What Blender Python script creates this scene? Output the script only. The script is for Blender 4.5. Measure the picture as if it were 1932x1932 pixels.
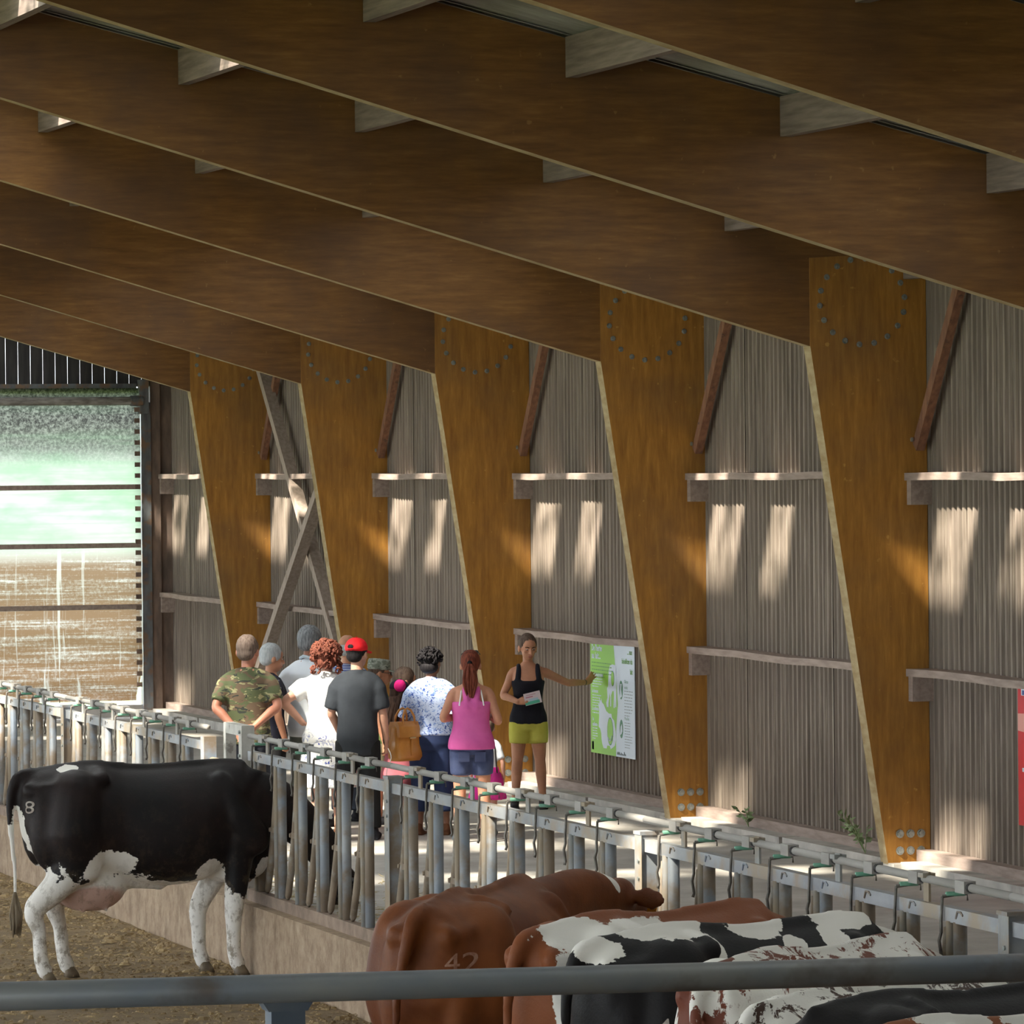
import bpy, math, random
from math import sin, cos, pi, radians
from mathutils import Vector, Matrix, Euler, noise as mnoise

for o in list(bpy.data.objects): bpy.data.objects.remove(o)
S = bpy.context.scene
COL = S.collection
R = random.Random(7)

# ------------------------------------------------------------------ camera
F_PX, YAW, PITCH, ROLL = 9461.0, 0.28858, -0.0097, -0.00938
cd = bpy.data.cameras.new('camera'); cam = bpy.data.objects.new('camera', cd); COL.objects.link(cam)
cd.sensor_width = 36; cd.lens = F_PX / 1932 * 36; cd.clip_end = 400; cd.clip_start = .5
fw = Vector((sin(YAW)*cos(PITCH), cos(YAW)*cos(PITCH), sin(PITCH)))
rt = Vector((cos(YAW), -sin(YAW), 0)); up = rt.cross(fw)
r2 = cos(ROLL)*rt + sin(ROLL)*up; u2 = -sin(ROLL)*rt + cos(ROLL)*up
M = Matrix((r2, u2, -fw)).transposed().to_4x4(); M.translation = Vector((0, 0, 3.3))
cam.matrix_world = M
S.camera = cam

# ------------------------------------------------------------------ sky, sun, exposure
w = bpy.data.worlds.new('sky'); S.world = w; w.use_nodes = True
nt = w.node_tree; bg = nt.nodes['Background']
bg.inputs[0].default_value = (0.86, 0.93, 1.0, 1); bg.inputs[1].default_value = 5.0
SUN_D = Vector((1.0, 0.45, -1.15)).normalized()
sl = bpy.data.lights.new('sun', 'SUN'); sl.energy = 17; sl.angle = radians(2.2); sl.color = (1, .93, .82)
so = bpy.data.objects.new('sun', sl); COL.objects.link(so)
so.rotation_euler = SUN_D.to_track_quat('-Z', 'Y').to_euler(); so.location = (-10, 20, 30)
S.view_settings.view_transform = 'Standard'; S.view_settings.look = 'None'
S.view_settings.gamma = 1; S.view_settings.use_curve_mapping = False
S.view_settings.exposure = 0.72

# ------------------------------------------------------------------ helpers
class MB:
    def __init__(s): s.v = []; s.f = []; s.mi = []; s.cur = 0
    def add(s, vs, fs):
        n = len(s.v); s.v += [tuple(v) for v in vs]
        for f in fs: s.f.append(tuple(i + n for i in f)); s.mi.append(s.cur)
    def box(s, a, b):
        x0, y0, z0 = a; x1, y1, z1 = b
        s.add([(x0,y0,z0),(x1,y0,z0),(x1,y1,z0),(x0,y1,z0),(x0,y0,z1),(x1,y0,z1),(x1,y1,z1),(x0,y1,z1)],
              [(0,3,2,1),(4,5,6,7),(0,1,5,4),(1,2,6,5),(2,3,7,6),(3,0,4,7)]); return s
    def bar(s, p, q, wx, wy, upv=(0,0,1)):
        p = Vector(p); q = Vector(q); d = (q-p).normalized(); upv = Vector(upv)
        a = d.cross(upv)
        if a.length < 1e-4: a = d.cross(Vector((1,0,0)))
        a.normalize(); b = a.cross(d).normalized()
        vs = []
        for c in (p, q):
            for i, j in ((-1,-1),(1,-1),(1,1),(-1,1)): vs.append(c + a*wx*.5*i + b*wy*.5*j)
        s.add(vs, [(0,3,2,1),(4,5,6,7),(0,1,5,4),(1,2,6,5),(2,3,7,6),(3,0,4,7)]); return s
    def rings(s, rings, cap=True, closed=True):
        n = len(rings[0]); vs = [p for r in rings for p in r]; fs = []
        for i in range(len(rings)-1):
            for j in range(n):
                k = (j+1) % n
                fs.append((i*n+j, i*n+k, (i+1)*n+k, (i+1)*n+j))
        if cap: fs.append(tuple(reversed(range(n)))); fs.append(tuple((len(rings)-1)*n + j for j in range(n)))
        s.add(vs, fs); return s
    def tube(s, pts, rad, n=8, cap=True, flat=None):
        """swept round tube; flat=(vector, k) squashes it along a vector"""
        pts = [Vector(p) for p in pts]; m = len(pts)
        if not isinstance(rad, (list, tuple)): rad = [rad]*m
        prev = None; rs = []
        for i, p in enumerate(pts):
            d = (pts[min(i+1, m-1)] - pts[max(i-1, 0)]).normalized()
            if prev is None:
                a = d.orthogonal().normalized()
            else:
                a = (prev - d*prev.dot(d)).normalized()
            prev = a; b = d.cross(a)
            ring = []
            for j in range(n):
                o = a*cos(2*pi*j/n)*rad[i] + b*sin(2*pi*j/n)*rad[i]
                if flat:
                    fv = Vector(flat[0]).normalized(); o = o - fv*o.dot(fv)*(1-flat[1])
                ring.append(p + o)
            rs.append(ring)
        return s.rings(rs, cap)
    def limb(s, pts, rad, n=12, flat=None, sub=4):
        """tube with rounded ends and smooth radius interpolation"""
        P = [Vector(p) for p in pts]; m = len(P); Q = []; Rr = []
        for i in range(m-1):
            p0 = P[max(i-1, 0)]; p1 = P[i]; p2 = P[i+1]; p3 = P[min(i+2, m-1)]
            for k in range(sub):
                t = k/sub
                Q.append(.5*((2*p1) + (p2-p0)*t + (2*p0-5*p1+4*p2-p3)*t*t + (3*p1-p0-3*p2+p3)*t**3))
                Rr.append(rad[i]*(1-t) + rad[i+1]*t)
        Q.append(P[-1]); Rr.append(rad[-1])
        d0 = (Q[0]-Q[1]).normalized(); d1 = (Q[-1]-Q[-2]).normalized()
        hd = [(Q[0] + d0*rad[0]*x, rad[0]*y) for x, y in ((.95,.3),(.75,.66),(.42,.9))]
        tl = [(Q[-1] + d1*rad[-1]*x, rad[-1]*y) for x, y in ((.42,.9),(.75,.66),(.95,.3))]
        A = hd + list(zip(Q, Rr)) + tl
        return s.tube([a[0] for a in A], [a[1] for a in A], n, True, flat)
    def ell(s, c, r, rot=None, n=14, m=9):
        c = Vector(c); rs = []
        for i in range(1, m):
            th = pi*i/m; ring = []
            for j in range(n):
                ph = 2*pi*j/n
                v = Vector((r[0]*sin(th)*cos(ph), r[1]*sin(th)*sin(ph), r[2]*cos(th)))
                if rot: v = rot @ v
                ring.append(c+v)
            rs.append(ring)
        rs.reverse()
        return s.rings(rs, True)
    def loft(s, st, n=20, p=2.3, axis='z'):
        """stations (t, hw, hd, cx, cy): superellipse rings along z"""
        rs = []
        for (z, a, b, cx, cy) in st:
            ring = []
            for j in range(n):
                t = 2*pi*j/n; c_, s_ = cos(t), sin(t)
                ring.append((cx + a*math.copysign(abs(c_)**(2/p), c_), cy + b*math.copysign(abs(s_)**(2/p), s_), z))
            rs.append(ring)
        return s.rings(rs, True)
    def xf(s, Mx, start=0):
        s.v[start:] = [tuple(Mx @ Vector(v)) for v in s.v[start:]]; return s
    def mesh(s, name, mats, smooth=False):
        me = bpy.data.meshes.new(name); me.from_pydata(s.v, [], s.f)
        for m_ in (mats if isinstance(mats, (list, tuple)) else [mats]): me.materials.append(m_)
        if len(me.materials) > 1: me.polygons.foreach_set('material_index', s.mi)
        if smooth: me.polygons.foreach_set('use_smooth', [True]*len(me.polygons))
        me.validate(); me.update(); return me
    def obj(s, name, mats, parent=None, smooth=False, loc=None):
        o = bpy.data.objects.new(name, s.mesh(name, mats, smooth)); COL.objects.link(o)
        if parent is not None: o.parent = parent
        if loc is not None: o.location = loc
        return o

def empty(name, loc=(0,0,0), rz=0):
    o = bpy.data.objects.new(name, None); COL.objects.link(o); o.location = loc; o.rotation_euler = (0,0,rz)
    o.empty_display_size = .1; return o
def tag(o, label=None, cat=None, group=None, kind=None):
    if label: o['label'] = label
    if cat: o['category'] = cat
    if group: o['group'] = group
    if kind: o['kind'] = kind
    return o
def copy(o, parent=None, loc=None):
    c = o.copy(); COL.objects.link(c)
    if parent is not None: c.parent = parent
    if loc is not None: c.location = loc
    return c
def copy_tree(o, parent=None, loc=None):
    c = copy(o, parent, loc)
    for ch in o.children: copy_tree(ch, c)
    return c
def bake(o, voxel, smooth=3, extra=None):
    """fuse overlapping shells into one continuous surface"""
    m = o.modifiers.new('r', 'REMESH'); m.mode = 'VOXEL'; m.voxel_size = voxel; m.use_smooth_shade = True
    if smooth:
        m2 = o.modifiers.new('s', 'SMOOTH'); m2.iterations = smooth; m2.factor = .5
    dg = bpy.context.evaluated_depsgraph_get()
    me = bpy.data.meshes.new_from_object(o.evaluated_get(dg))
    old = o.data; o.modifiers.clear(); o.data = me
    if len(me.materials) == 0:
        for mt in old.materials: me.materials.append(mt)
    me.polygons.foreach_set('use_smooth', [True]*len(me.polygons))
    return o

# node material builder
class Mt:
    def __init__(s, name, rough=.7, metal=0, spec=.5):
        s.m = bpy.data.materials.new(name); s.m.use_nodes = True; s.t = s.m.node_tree; s.b = s.t.nodes['Principled BSDF']
        s.b.inputs['Roughness'].default_value = rough; s.b.inputs['Metallic'].default_value = metal
        s.b.inputs['Specular IOR Level'].default_value = spec; s.coord = None
    def n(s, ty, **k):
        nd = s.t.nodes.new(ty)
        for a, b in k.items(): setattr(nd, a, b)
        return nd
    def l(s, a, b): s.t.links.new(a, b)
    def P(s, rnd=True, world=False):
        if s.coord: return s.coord
        if world: s.coord = s.n('ShaderNodeNewGeometry').outputs['Position']; return s.coord
        tc = s.n('ShaderNodeTexCoord').outputs['Object']
        if rnd:
            oi = s.n('ShaderNodeObjectInfo').outputs['Random']; mu = s.n('ShaderNodeMath', operation='MULTIPLY'); s.l(oi, mu.inputs[0]); mu.inputs[1].default_value = 37
            va = s.n('ShaderNodeVectorMath', operation='ADD'); s.l(tc, va.inputs[0]); s.l(mu.outputs[0], va.inputs[1]); tc = va.outputs[0]
        s.coord = tc; return tc
    def noise(s, scale=(1,1,1), sc=1.0, det=4, rough=.55, dist=0, P=None):
        mp = s.n('ShaderNodeMapping'); s.l(P or s.P(), mp.inputs[0]); mp.inputs['Scale'].default_value = scale
        nz = s.n('ShaderNodeTexNoise'); nz.inputs['Scale'].default_value = sc; nz.inputs['Detail'].default_value = det
        nz.inputs['Roughness'].default_value = rough; nz.inputs['Distortion'].default_value = dist
        s.l(mp.outputs[0], nz.inputs['Vector']); return nz.outputs['Fac']
    def ramp(s, fac, stops, interp='LINEAR'):
        r = s.n('ShaderNodeValToRGB'); r.color_ramp.interpolation = interp
        while len(r.color_ramp.elements) > 1: r.color_ramp.elements.remove(r.color_ramp.elements[-1])
        for i, (p, c) in enumerate(stops):
            e = r.color_ramp.elements[0] if i == 0 else r.color_ramp.elements.new(p)
            e.position = p; e.color = (c, c, c, 1) if not isinstance(c, (tuple, list)) else (*c[:3], 1)
        s.l(fac, r.inputs[0]); return r.outputs[0]
    def mix(s, fac, a, b, mode='MIX'):
        mx = s.n('ShaderNodeMix', data_type='RGBA', blend_type=mode)
        for i, x in ((0, fac), (6, a), (7, b)):
            if hasattr(x, 'is_linked') or hasattr(x, 'links'): s.l(x, mx.inputs[i])
            elif isinstance(x, (int, float)): mx.inputs[i].default_value = x if i == 0 else (x, x, x, 1)
            else: mx.inputs[i].default_value = (*x[:3], 1)
        return mx.outputs[2]
    def math(s, op, a, b=0.0, c=None):
        m_ = s.n('ShaderNodeMath', operation=op)
        for i, x in enumerate((a, b) if c is None else (a, b, c)):
            if isinstance(x, (int, float)): m_.inputs[i].default_value = x
            else: s.l(x, m_.inputs[i])
        return m_.outputs[0]
    def sep(s, P=None):
        x = s.n('ShaderNodeSeparateXYZ'); s.l(P or s.P(), x.inputs[0]); return x.outputs
    def color(s, c):
        if isinstance(c, (tuple, list)): s.b.inputs['Base Color'].default_value = (*c[:3], 1)
        else: s.l(c, s.b.inputs['Base Color'])
        return s
    def bump(s, h, strength=.3, dist=.01):
        b = s.n('ShaderNodeBump'); b.inputs['Strength'].default_value = strength; b.inputs['Distance'].default_value = dist
        s.l(h, b.inputs['Height']); s.l(b.outputs[0], s.b.inputs['Normal']); return s

def M2(name, a, b, scale=(1,1,1), sc=5, det=4, lo=.35, hi=.65, rough=.7, metal=0, bump=0, bd=.01, spec=.4, rnd=True, third=None):
    m = Mt(name, rough, metal, spec); m.P(rnd)
    n = m.noise(scale, sc, det); c = m.ramp(n, [(lo, a), (hi, b)])
    if third:
        n2 = m.noise((1,1,1), third[1], 5, .6); f = m.ramp(n2, [(third[2], 0.0), (third[3], 1.0)]); c = m.mix(f, c, third[0])
    m.color(c)
    if bump: m.bump(n, bump, bd)
    return m.m

# ------------------------------------------------------------------ materials of the building
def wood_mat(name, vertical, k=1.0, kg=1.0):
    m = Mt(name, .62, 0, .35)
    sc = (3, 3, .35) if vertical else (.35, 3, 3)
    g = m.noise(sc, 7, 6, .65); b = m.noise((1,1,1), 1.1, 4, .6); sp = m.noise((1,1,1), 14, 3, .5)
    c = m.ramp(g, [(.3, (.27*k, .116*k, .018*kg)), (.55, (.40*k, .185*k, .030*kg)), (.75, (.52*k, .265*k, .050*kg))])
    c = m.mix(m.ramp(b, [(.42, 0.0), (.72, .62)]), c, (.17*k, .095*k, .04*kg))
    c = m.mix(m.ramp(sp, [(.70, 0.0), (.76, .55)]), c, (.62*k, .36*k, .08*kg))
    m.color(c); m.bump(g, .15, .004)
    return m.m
WOOD_V = wood_mat('glulam_upright_grain', True, 1.0, 1.1)
WOOD_H = wood_mat('glulam_rafter_shaded', False, .52, .85)  # wood of the uprights, with the shade under the roof painted into the colour
WOOD_EDGE = M2('glulam_pale_edge', (.42,.33,.19), (.30,.21,.10), (1,1,3), 5, rough=.85)  # paler wood colour for column inner edges and rafter undersides
PURLIN = M2('dusty_grey_timber', (.24,.19,.165), (.15,.115,.10), (6,.4,6), 5, 5, rough=.9, bump=.2)
BRACE_RED = M2('reddish_timber', (.27,.13,.075), (.17,.08,.05), (5,5,.6), 5, 5, rough=.85, bump=.2, third=((.10,.06,.045), 12, .62, .72))
BRACE_GREY = M2('brace_timber', (.40,.32,.27), (.28,.22,.18), (5,5,.6), 5, 5, rough=.85, bump=.2)
GIRT = M2('dusty_board', (.36,.28,.24), (.25,.19,.165), (4,.6,4), 6, 5, rough=.9, bump=.1)
BOLT = M2('galvanised_bolt', (.42,.45,.44), (.25,.28,.28), sc=40, rough=.45, metal=.7)
def wall_mat():
    m = Mt('corrugated_wall_sheet', .8, 0, .3); m.P(world=True)
    st = m.noise((9, 9, .22), 3.0, 6, .7); st2 = m.noise((26, 26, .5), 2.2, 4, .7); bl = m.noise((.5,.5,.8), 1.0, 4, .6)
    c = m.ramp(st, [(.3, (.125,.10,.085)), (.52, (.215,.172,.142)), (.72, (.33,.272,.225))])
    c = m.mix(m.ramp(st2, [(.55, 0.0), (.70, .7)]), c, (.50,.43,.35))
    c = m.mix(m.ramp(bl, [(.4, 0.0), (.7, .35)]), c, (.15,.125,.095))
    m.color(c); m.bump(st2, .12, .004); return m.m
WALL = wall_mat()
ROOF = M2('fibre_cement_sheet', (.36,.35,.33), (.22,.21,.20), (.5,4,1), 4, 5, rough=.9)
DARKBOARD = M2('dark_stained_board', (.050,.046,.046), (.026,.024,.026), (3,3,.4), 5, rough=.8)
STEEL = M2('painted_steel_grey', (.16,.17,.18), (.09,.09,.10), (2,2,.6), 5, 5, rough=.55, metal=.2, third=((.19,.12,.08), 7, .5, .62))
STEEL_BROWN = M2('rusty_steel_post', (.20,.135,.105), (.11,.08,.065), (2,2,.6), 5, 5, rough=.75)
CONC = M2('pale_concrete', (.52,.49,.45), (.36,.34,.31), sc=3, det=7, rough=.9, bump=.2, third=((.22,.20,.18), 1.2, .55, .7))
def floor_mat():
    m = Mt('feed_alley_concrete', .85, 0, .3); m.P(world=True)
    a = m.noise((1,1,1), 1.3, 7, .65); b = m.noise((1,1,1), 40, 4, .7); w_ = m.noise((1,1,1), .5, 4, .6)
    c = m.ramp(a, [(.3, (.30,.275,.25)), (.55, (.42,.395,.365)), (.75, (.55,.53,.50))])
    c = m.mix(m.ramp(b, [(.58, 0.0), (.66, .6)]), c, (.42,.33,.18))
    m.color(c); m.bump(b, .3, .01); return m.m
FLOOR = floor_mat()
def mud_mat():
    m = Mt('pen_floor_mud', .75, 0, .4); m.P(world=True)
    a = m.noise((1,1,1), 2.2, 8, .7); b = m.noise((1,1,1), 45, 6, .8); d = m.noise((1,1,1), 9, 7, .75)
    c = m.ramp(a, [(.3, (.13,.082,.038)), (.5, (.25,.165,.078)), (.72, (.38,.26,.13))])
    c = m.mix(m.ramp(b, [(.56, 0.0), (.68, .7)]), c, (.42,.31,.14))
    m.color(c); m.bump(m.math('ADD', d, m.math('MULTIPLY', b, .5)), .9, .05); return m.m
MUD = mud_mat()
def curb_mat():
    m = Mt('soiled_curb_concrete', .9, 0, .3); m.P(world=True)
    a = m.noise((1,1,1), 7, 8, .75); b = m.noise((1.5,1.5,.7), 4, 7, .75)
    c = m.ramp(a, [(.3, (.22,.15,.10)), (.55, (.36,.265,.18)), (.75, (.46,.36,.255))])
    c = m.mix(m.ramp(b, [(.5, 0.0), (.7, .6)]), c, (.14,.095,.06))
    m.color(c); m.bump(a, .6, .02); return m.m
CURB = curb_mat()

# ------------------------------------------------------------------ building dimensions
WX = 14.56                      # inner face of the long wall
FY = {k: 37.4 + (5-k)*5.5 for k in range(-1, 12)}   # portal frames, 5.5 m apart
roofz = lambda x: 6.13 - .25*(x - 9.88)             # rafter top / roof underside
botz = lambda x: 4.20 - .2928*(x - 13.6)            # rafter underside
GY = 64.9                       # gable wall

# floors
o = MB().box((8.98, -12, -.6), (WX+.4, GY, 0)).obj('floor', FLOOR); tag(o, kind='structure')
g = MB(); nx, ny = 70, 130
for j in range(ny+1):
    for i in range(nx+1):
        x = -18 + 26.8*i/nx; y = -12 + 77*j/ny
        g.v.append((x, y, -.49 + .02*mnoise.noise(Vector((x*1.3, y*1.3, 0)))))
for j in range(ny):
    for i in range(nx):
        a = j*(nx+1)+i; g.f.append((a, a+1, a+nx+2, a+nx+1)); g.mi.append(0)
o = g.obj('floor_pen', MUD, smooth=True); tag(o, 'brown trodden dung and straw covering the cow pen floor', kind='structure')
o = MB().box((8.74, -12, -.7), (9.0, GY, .02)).obj('trim_1', CURB); tag(o, 'soiled concrete curb under the feed barriers', kind='structure')
# plinth at the wall foot, cast in lengths between the frames
pl = empty('trim_2'); tag(pl, 'pale concrete plinth along the foot of the long wall', kind='structure')
for k in range(0, 9):
    for q in range(2):
        y1 = FY[k] - .12 - q*2.7; y0 = y1 - 2.62
        b_ = MB().box((14.26, y0, -.05), (WX+.1, y1, .105 + .01*R.random()))
        b_.obj('block', CONC, pl)
    b_ = MB().box((14.2, FY[k]-.13, -.05), (WX+.1, FY[k]+.31, .09)); b_.obj('footing', CONC, pl)

# long wall: corrugated sheets, girts, foot boards
wl = empty('wall_right'); tag(wl, 'corrugated dusty long wall behind the timber frames', kind='structure')
def corr_sheet(width, h, pitch=.11, dep=.028):
    m = MB(); n = int(round(width/pitch)); prof = []
    for i in range(n):
        y = i*pitch
        prof += [(y, 0), (y+.034, 0), (y+.048, dep), (y+.092, dep), (y+.106, 0)]
    prof.append((n*pitch, 0))
    vs = []; 
    for z in (0, h):
        for (y, x) in prof: vs.append((x, y, z))
    k = len(prof)
    m.add(vs, [(i, i+1, k+i+1, k+i) for i in range(k-1)])
    vs = [(x+.02, y, z) for (x, y, z) in vs]
    m.add(vs, [(i, k+i, k+i+1, i+1) for i in range(k-1)])
    return m.mesh('sheet', WALL)
sm = corr_sheet(1.1, 5.0)
y = 15.4
i = 0
while y < GY - .2:
    o = bpy.data.objects.new('wall_sheet', sm); COL.objects.link(o); o.parent = wl
    o.location = (WX + (.004 if i % 2 else -.002), y, .1); y += 1.1; i += 1
MB().box((WX+.06, -12, -.1), (WX+.1, GY+.1, 5.0)).obj('outer_skin', WALL, wl)
MB().box((WX-.01, -12, 0), (WX+.06, 15.4, 5.0)).obj('near_cladding', WALL, wl)
for k in range(0, 8):
    y1 = FY[k] - .001; y0 = FY[k+1] + .16
    if k == 0: y1 = GY - .1
    for z in (3.17, 1.605):
        g1 = MB()
        # board laid flat with a slight bow
        n = 8; rr = []
        for q in range(n+1):
            yy = y1 + (y0-y1)*q/n; dz = .006*sin(q*1.9+k) + .004*sin(q*.8+z)
            rr.append([(14.37+.006*sin(q*1.3+k), yy, z-.03+dz), (WX+.01, yy, z-.03+dz), (WX+.01, yy, z+.03+dz), (14.37+.006*sin(q*1.3+k), yy, z+.03+dz)])
        g1.rings(rr); gi = g1.obj('girt', GIRT, wl)
        MB().box((14.385, y1-.09, z-.23), (WX+.01, y1, z-.03)).obj('cleat', GIRT, gi)
        MB().box((14.385, y0, z-.23), (WX+.01, y0+.09, z-.03)).obj('cleat', GIRT, gi)
    MB().box((14.44, y0, .10), (WX+.01, y1, .19)).obj('foot_board', GIRT, wl)

# ------------------------------------------------------------------ portal frames
def hexbolt(r=.021, t=.018):
    return MB().tube([(0,0,0),(0,-.006,0)], r*1.45, 10).tube([(0,-.006,0),(0,-t,0)], r, 6).mesh('bolt', BOLT)
bm = hexbolt()
TH = .16
def prism_xz(m, poly, y0, y1):
    n = len(poly); vs = [(x, y0, z) for x, z in poly] + [(x, y1, z) for x, z in poly]
    m.add(vs, [tuple(range(n)), tuple(reversed(range(n, 2*n)))] + [(i, n+i, n+(i+1) % n, (i+1) % n) for i in range(n)])
    return m
def prism_edge(m, poly, y0, y1, edge):
    """prism whose edge face number `edge` takes material slot 1"""
    n0 = len(m.f); prism_xz(m, poly, y0, y1); m.mi[n0+2+edge] = 1
frame_names = {1:'farthest timber portal frame, at the curtain end', 2:'second timber portal frame from the curtain end, crossed by the diagonal braces',
 3:'timber portal frame whose yellow column rises behind the guide', 4:'timber portal frame whose column stands right of the green poster',
 5:'timber portal frame with the rightmost yellow column in view', 6:'timber rafter crossing from top left to the right edge, its column out of view',
 7:'timber rafter across the top right corner', 8:'nearest timber rafter, only its underside at the top right corner'}
for k in range(1, 9):
    Yk = FY[k]
    fr = empty('portal_frame', (WX, Yk, 0))
    if k in frame_names: tag(fr, frame_names[k], 'frame', 'glued timber portal frames of the barn')
    col = MB(); X = lambda x: x - WX
    kx = 13.58
    prism_edge(col, [(X(14.20), .08), (0, .08), (0, roofz(WX)), (X(kx), roofz(kx)-.3), (X(kx), botz(kx))], 0, TH, 4)
    if k != 0: col.obj('column', [WOOD_V, WOOD_EDGE], fr)
    rfm = MB(); x0 = -1.0 if k else 5.0
    e = .012   # the rafter laminate sits a little behind the column face
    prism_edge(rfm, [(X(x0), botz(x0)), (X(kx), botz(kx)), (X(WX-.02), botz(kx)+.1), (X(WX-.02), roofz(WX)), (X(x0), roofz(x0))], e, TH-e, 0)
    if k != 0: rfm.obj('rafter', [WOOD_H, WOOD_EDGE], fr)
    if 1 <= k <= 6:
        if k <= 5:
            cx, cz, rr_ = 14.02, 4.56, .36
            for q in range(18):
                a = 2*pi*q/18 + .1
                o = bpy.data.objects.new('bolt', bm); COL.objects.link(o); o.parent = fr; o.scale = (.8,.8,.8)
                o.location = (X(cx + rr_*cos(a)), -.001, cz + rr_*sin(a)*.95)
            for (bx, bz) in ((14.30,.32),(14.39,.32),(14.48,.32),(14.30,.185),(14.39,.185),(14.48,.185)):
                o = bpy.data.objects.new('bolt', bm); COL.objects.link(o); o.parent = fr; o.location = (X(bx), -.001, bz); o.scale = (1.15,)*3

# knee braces between column edge and eaves purlin
for k in range(1, 6):
    Yk = FY[k]
    kb = MB().bar((14.47, Yk-.045, 3.40), (14.47, Yk-1.02, 4.72), .10, .07, (1,0,0))
    o = kb.obj('knee_brace', BRACE_RED)
    o.data.transform(Matrix.Translation((-14.47, -Yk, -3.4))); o.location = (14.47, Yk, 3.4)
    MB().tube([(-.05,-.05,.06),(-.065,-.05,.06)], .018, 8).obj('bolt', BOLT, o)
    tag(o, {1:'reddish timber knee brace beside the far corner post', 2:'reddish timber knee brace behind the crossed diagonal timbers', 3:'reddish timber knee brace high on the wall above the red capped visitor',
            4:'reddish timber knee brace high between the middle and the next yellow column', 5:'rightmost reddish timber knee brace at the top of the wall'}.get(k) if k < 6 else None, 'brace', 'reddish knee braces under the eaves')
# crossed wind braces between the two farthest frames
def xb(p, q, label):
    o = MB().bar(p, q, .11, .13, (1,0,0)).obj('wind_brace', BRACE_GREY)
    c0 = Vector(p); o.data.transform(Matrix.Translation(-c0)); o.location = c0
    tag(o, label, 'brace', 'crossed wind braces at the far end')
xb((14.41, 59.20, 4.55), (14.41, 55.40, 1.10), 'long grey diagonal timber falling to the right between the far columns')
xb((14.25, 54.10, 4.15), (14.25, 59.0, .62), 'long grey diagonal timber falling to the left behind the camouflage shirt')

# purlins, one length per bay, carried by the rafters
rf = empty('ceiling'); tag(rf, 'grey corrugated roof sheets on dusty purlins', kind='structure')
PX = [12.87+1.5, 12.87, 11.38, 9.87, 8.48, 6.98, 5.48, 3.98, 2.48]
for k in range(0, 9):
    for i, px in enumerate(PX):
        y1 = FY[k]-.001 if k else GY; y0 = FY[k+1] + TH
        MB().box((0, 0, -.27), (.085, y1-y0, 0)).obj('purlin', PURLIN, rf, loc=(px, y0, roofz(px)))

# roof: opaque sheets with rooflight openings
def roof_panel(x0, x1, y0, y1, name='roof_sheet', parent=rf):
    m = MB(); n = max(2, int(round((y1-y0)/.14))*2); rs = []
    vs = []
    for x in (x0, x1):
        for j in range(n+1):
            yy = y0 + (y1-y0)*j/n; vs.append((x, yy, roofz(x) + .02 + (.035 if j % 2 else 0)))
    m.add(vs, [(j, j+1, n+1+j+1, n+1+j) for j in range(n)])
    vs2 = [(x, y_, z+.02) for x, y_, z in vs]
    m.add(vs2, [(j, n+1+j, n+1+j+1, j+1) for j in range(n)])
    return m.obj(name, ROOF, parent)
def pane_mat():
    m = Mt('rooflight_added_blotches', .5); m.color((.8,.8,.78))
    tr = m.n('ShaderNodeBsdfTransparent'); m.P(world=True); m.l(m.ramp(m.noise((1,1,1), 2.0, 5, .6, .8), [(.36, (.12,.12,.11)), (.46, (.70,.70,.67)), (.56, (.96,.96,.94))]), tr.inputs[0])  # blotches added to the pane so the sun patches below turn irregular
    tl = m.n('ShaderNodeBsdfTranslucent'); tl.inputs[0].default_value = (.8,.8,.76,1)
    mx = m.n('ShaderNodeMixShader'); mx.inputs[0].default_value = .12
    m.l(tr.outputs[0], mx.inputs[1]); m.l(tl.outputs[0], mx.inputs[2])
    m.l(mx.outputs[0], m.t.nodes['Material Output'].inputs[0]); return m.m
PANE = pane_mat()
BANDS = [(12.92, 15.0, []), (11.42, 12.92, [(-2.1,-1.25),(-3.45,-2.8)]), (9.92, 11.42, []), (8.50, 9.92, [(-3.5,-2.5)]),
         (5.5, 8.50, [(-4.8,-3.4),(-2.7,-1.0)]), (2.5, 5.5, [(-4.8,-3.4),(-2.7,-1.0)]), (-1.0, 2.5, [])]
for k in range(0, 9):
    for (x0, x1, ops) in BANDS:
        if x1 <= 8.6 and ops and k not in (3, 4): ops = [(-2.3,-1.5)] if k % 2 else [(-4.6,-4.0)]
        ya, yb = FY[k]-5.5, FY[k]
        cuts = sorted([(FY[k]+a, FY[k]+b) for a, b in ops]); c = ya
        for a, b in cuts + [(yb, yb)]:
            if a - c > .02:
                roof_panel(x0, x1+.03, c-.02, a+.02)
            if b > a:
                m = MB(); m.box((0, a, 0), (1, b, .006)); vs = []
                for (x, yy, z) in m.v:
                    xx = x0 + (x1-x0)*x; vs.append((xx, yy, roofz(xx) + .07 + z))
                m.v = vs; m.obj('rooflight', PANE, rf)
            c = b
m = MB(); prism_xz(m, [(-1, 8.87), (-17, 4.9), (-17, 4.94), (-1, 8.91)], -12, GY); m.obj('far_slope', ROOF, rf)
m = MB(); m.box((0, -12, 0), (16, FY[9], .04)); m.v = [(x-1, yy, roofz(x-1)+.03+z) for x, yy, z in m.v]; m.obj('near_slope', ROOF, rf)
MB().box((-17, -12.1, -.5), (WX+.1, -12, 9)).obj('front_light_blocker', DARKBOARD)['kind'] = 'structure'  # unseen wall added behind the camera to shut out frontal daylight

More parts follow.
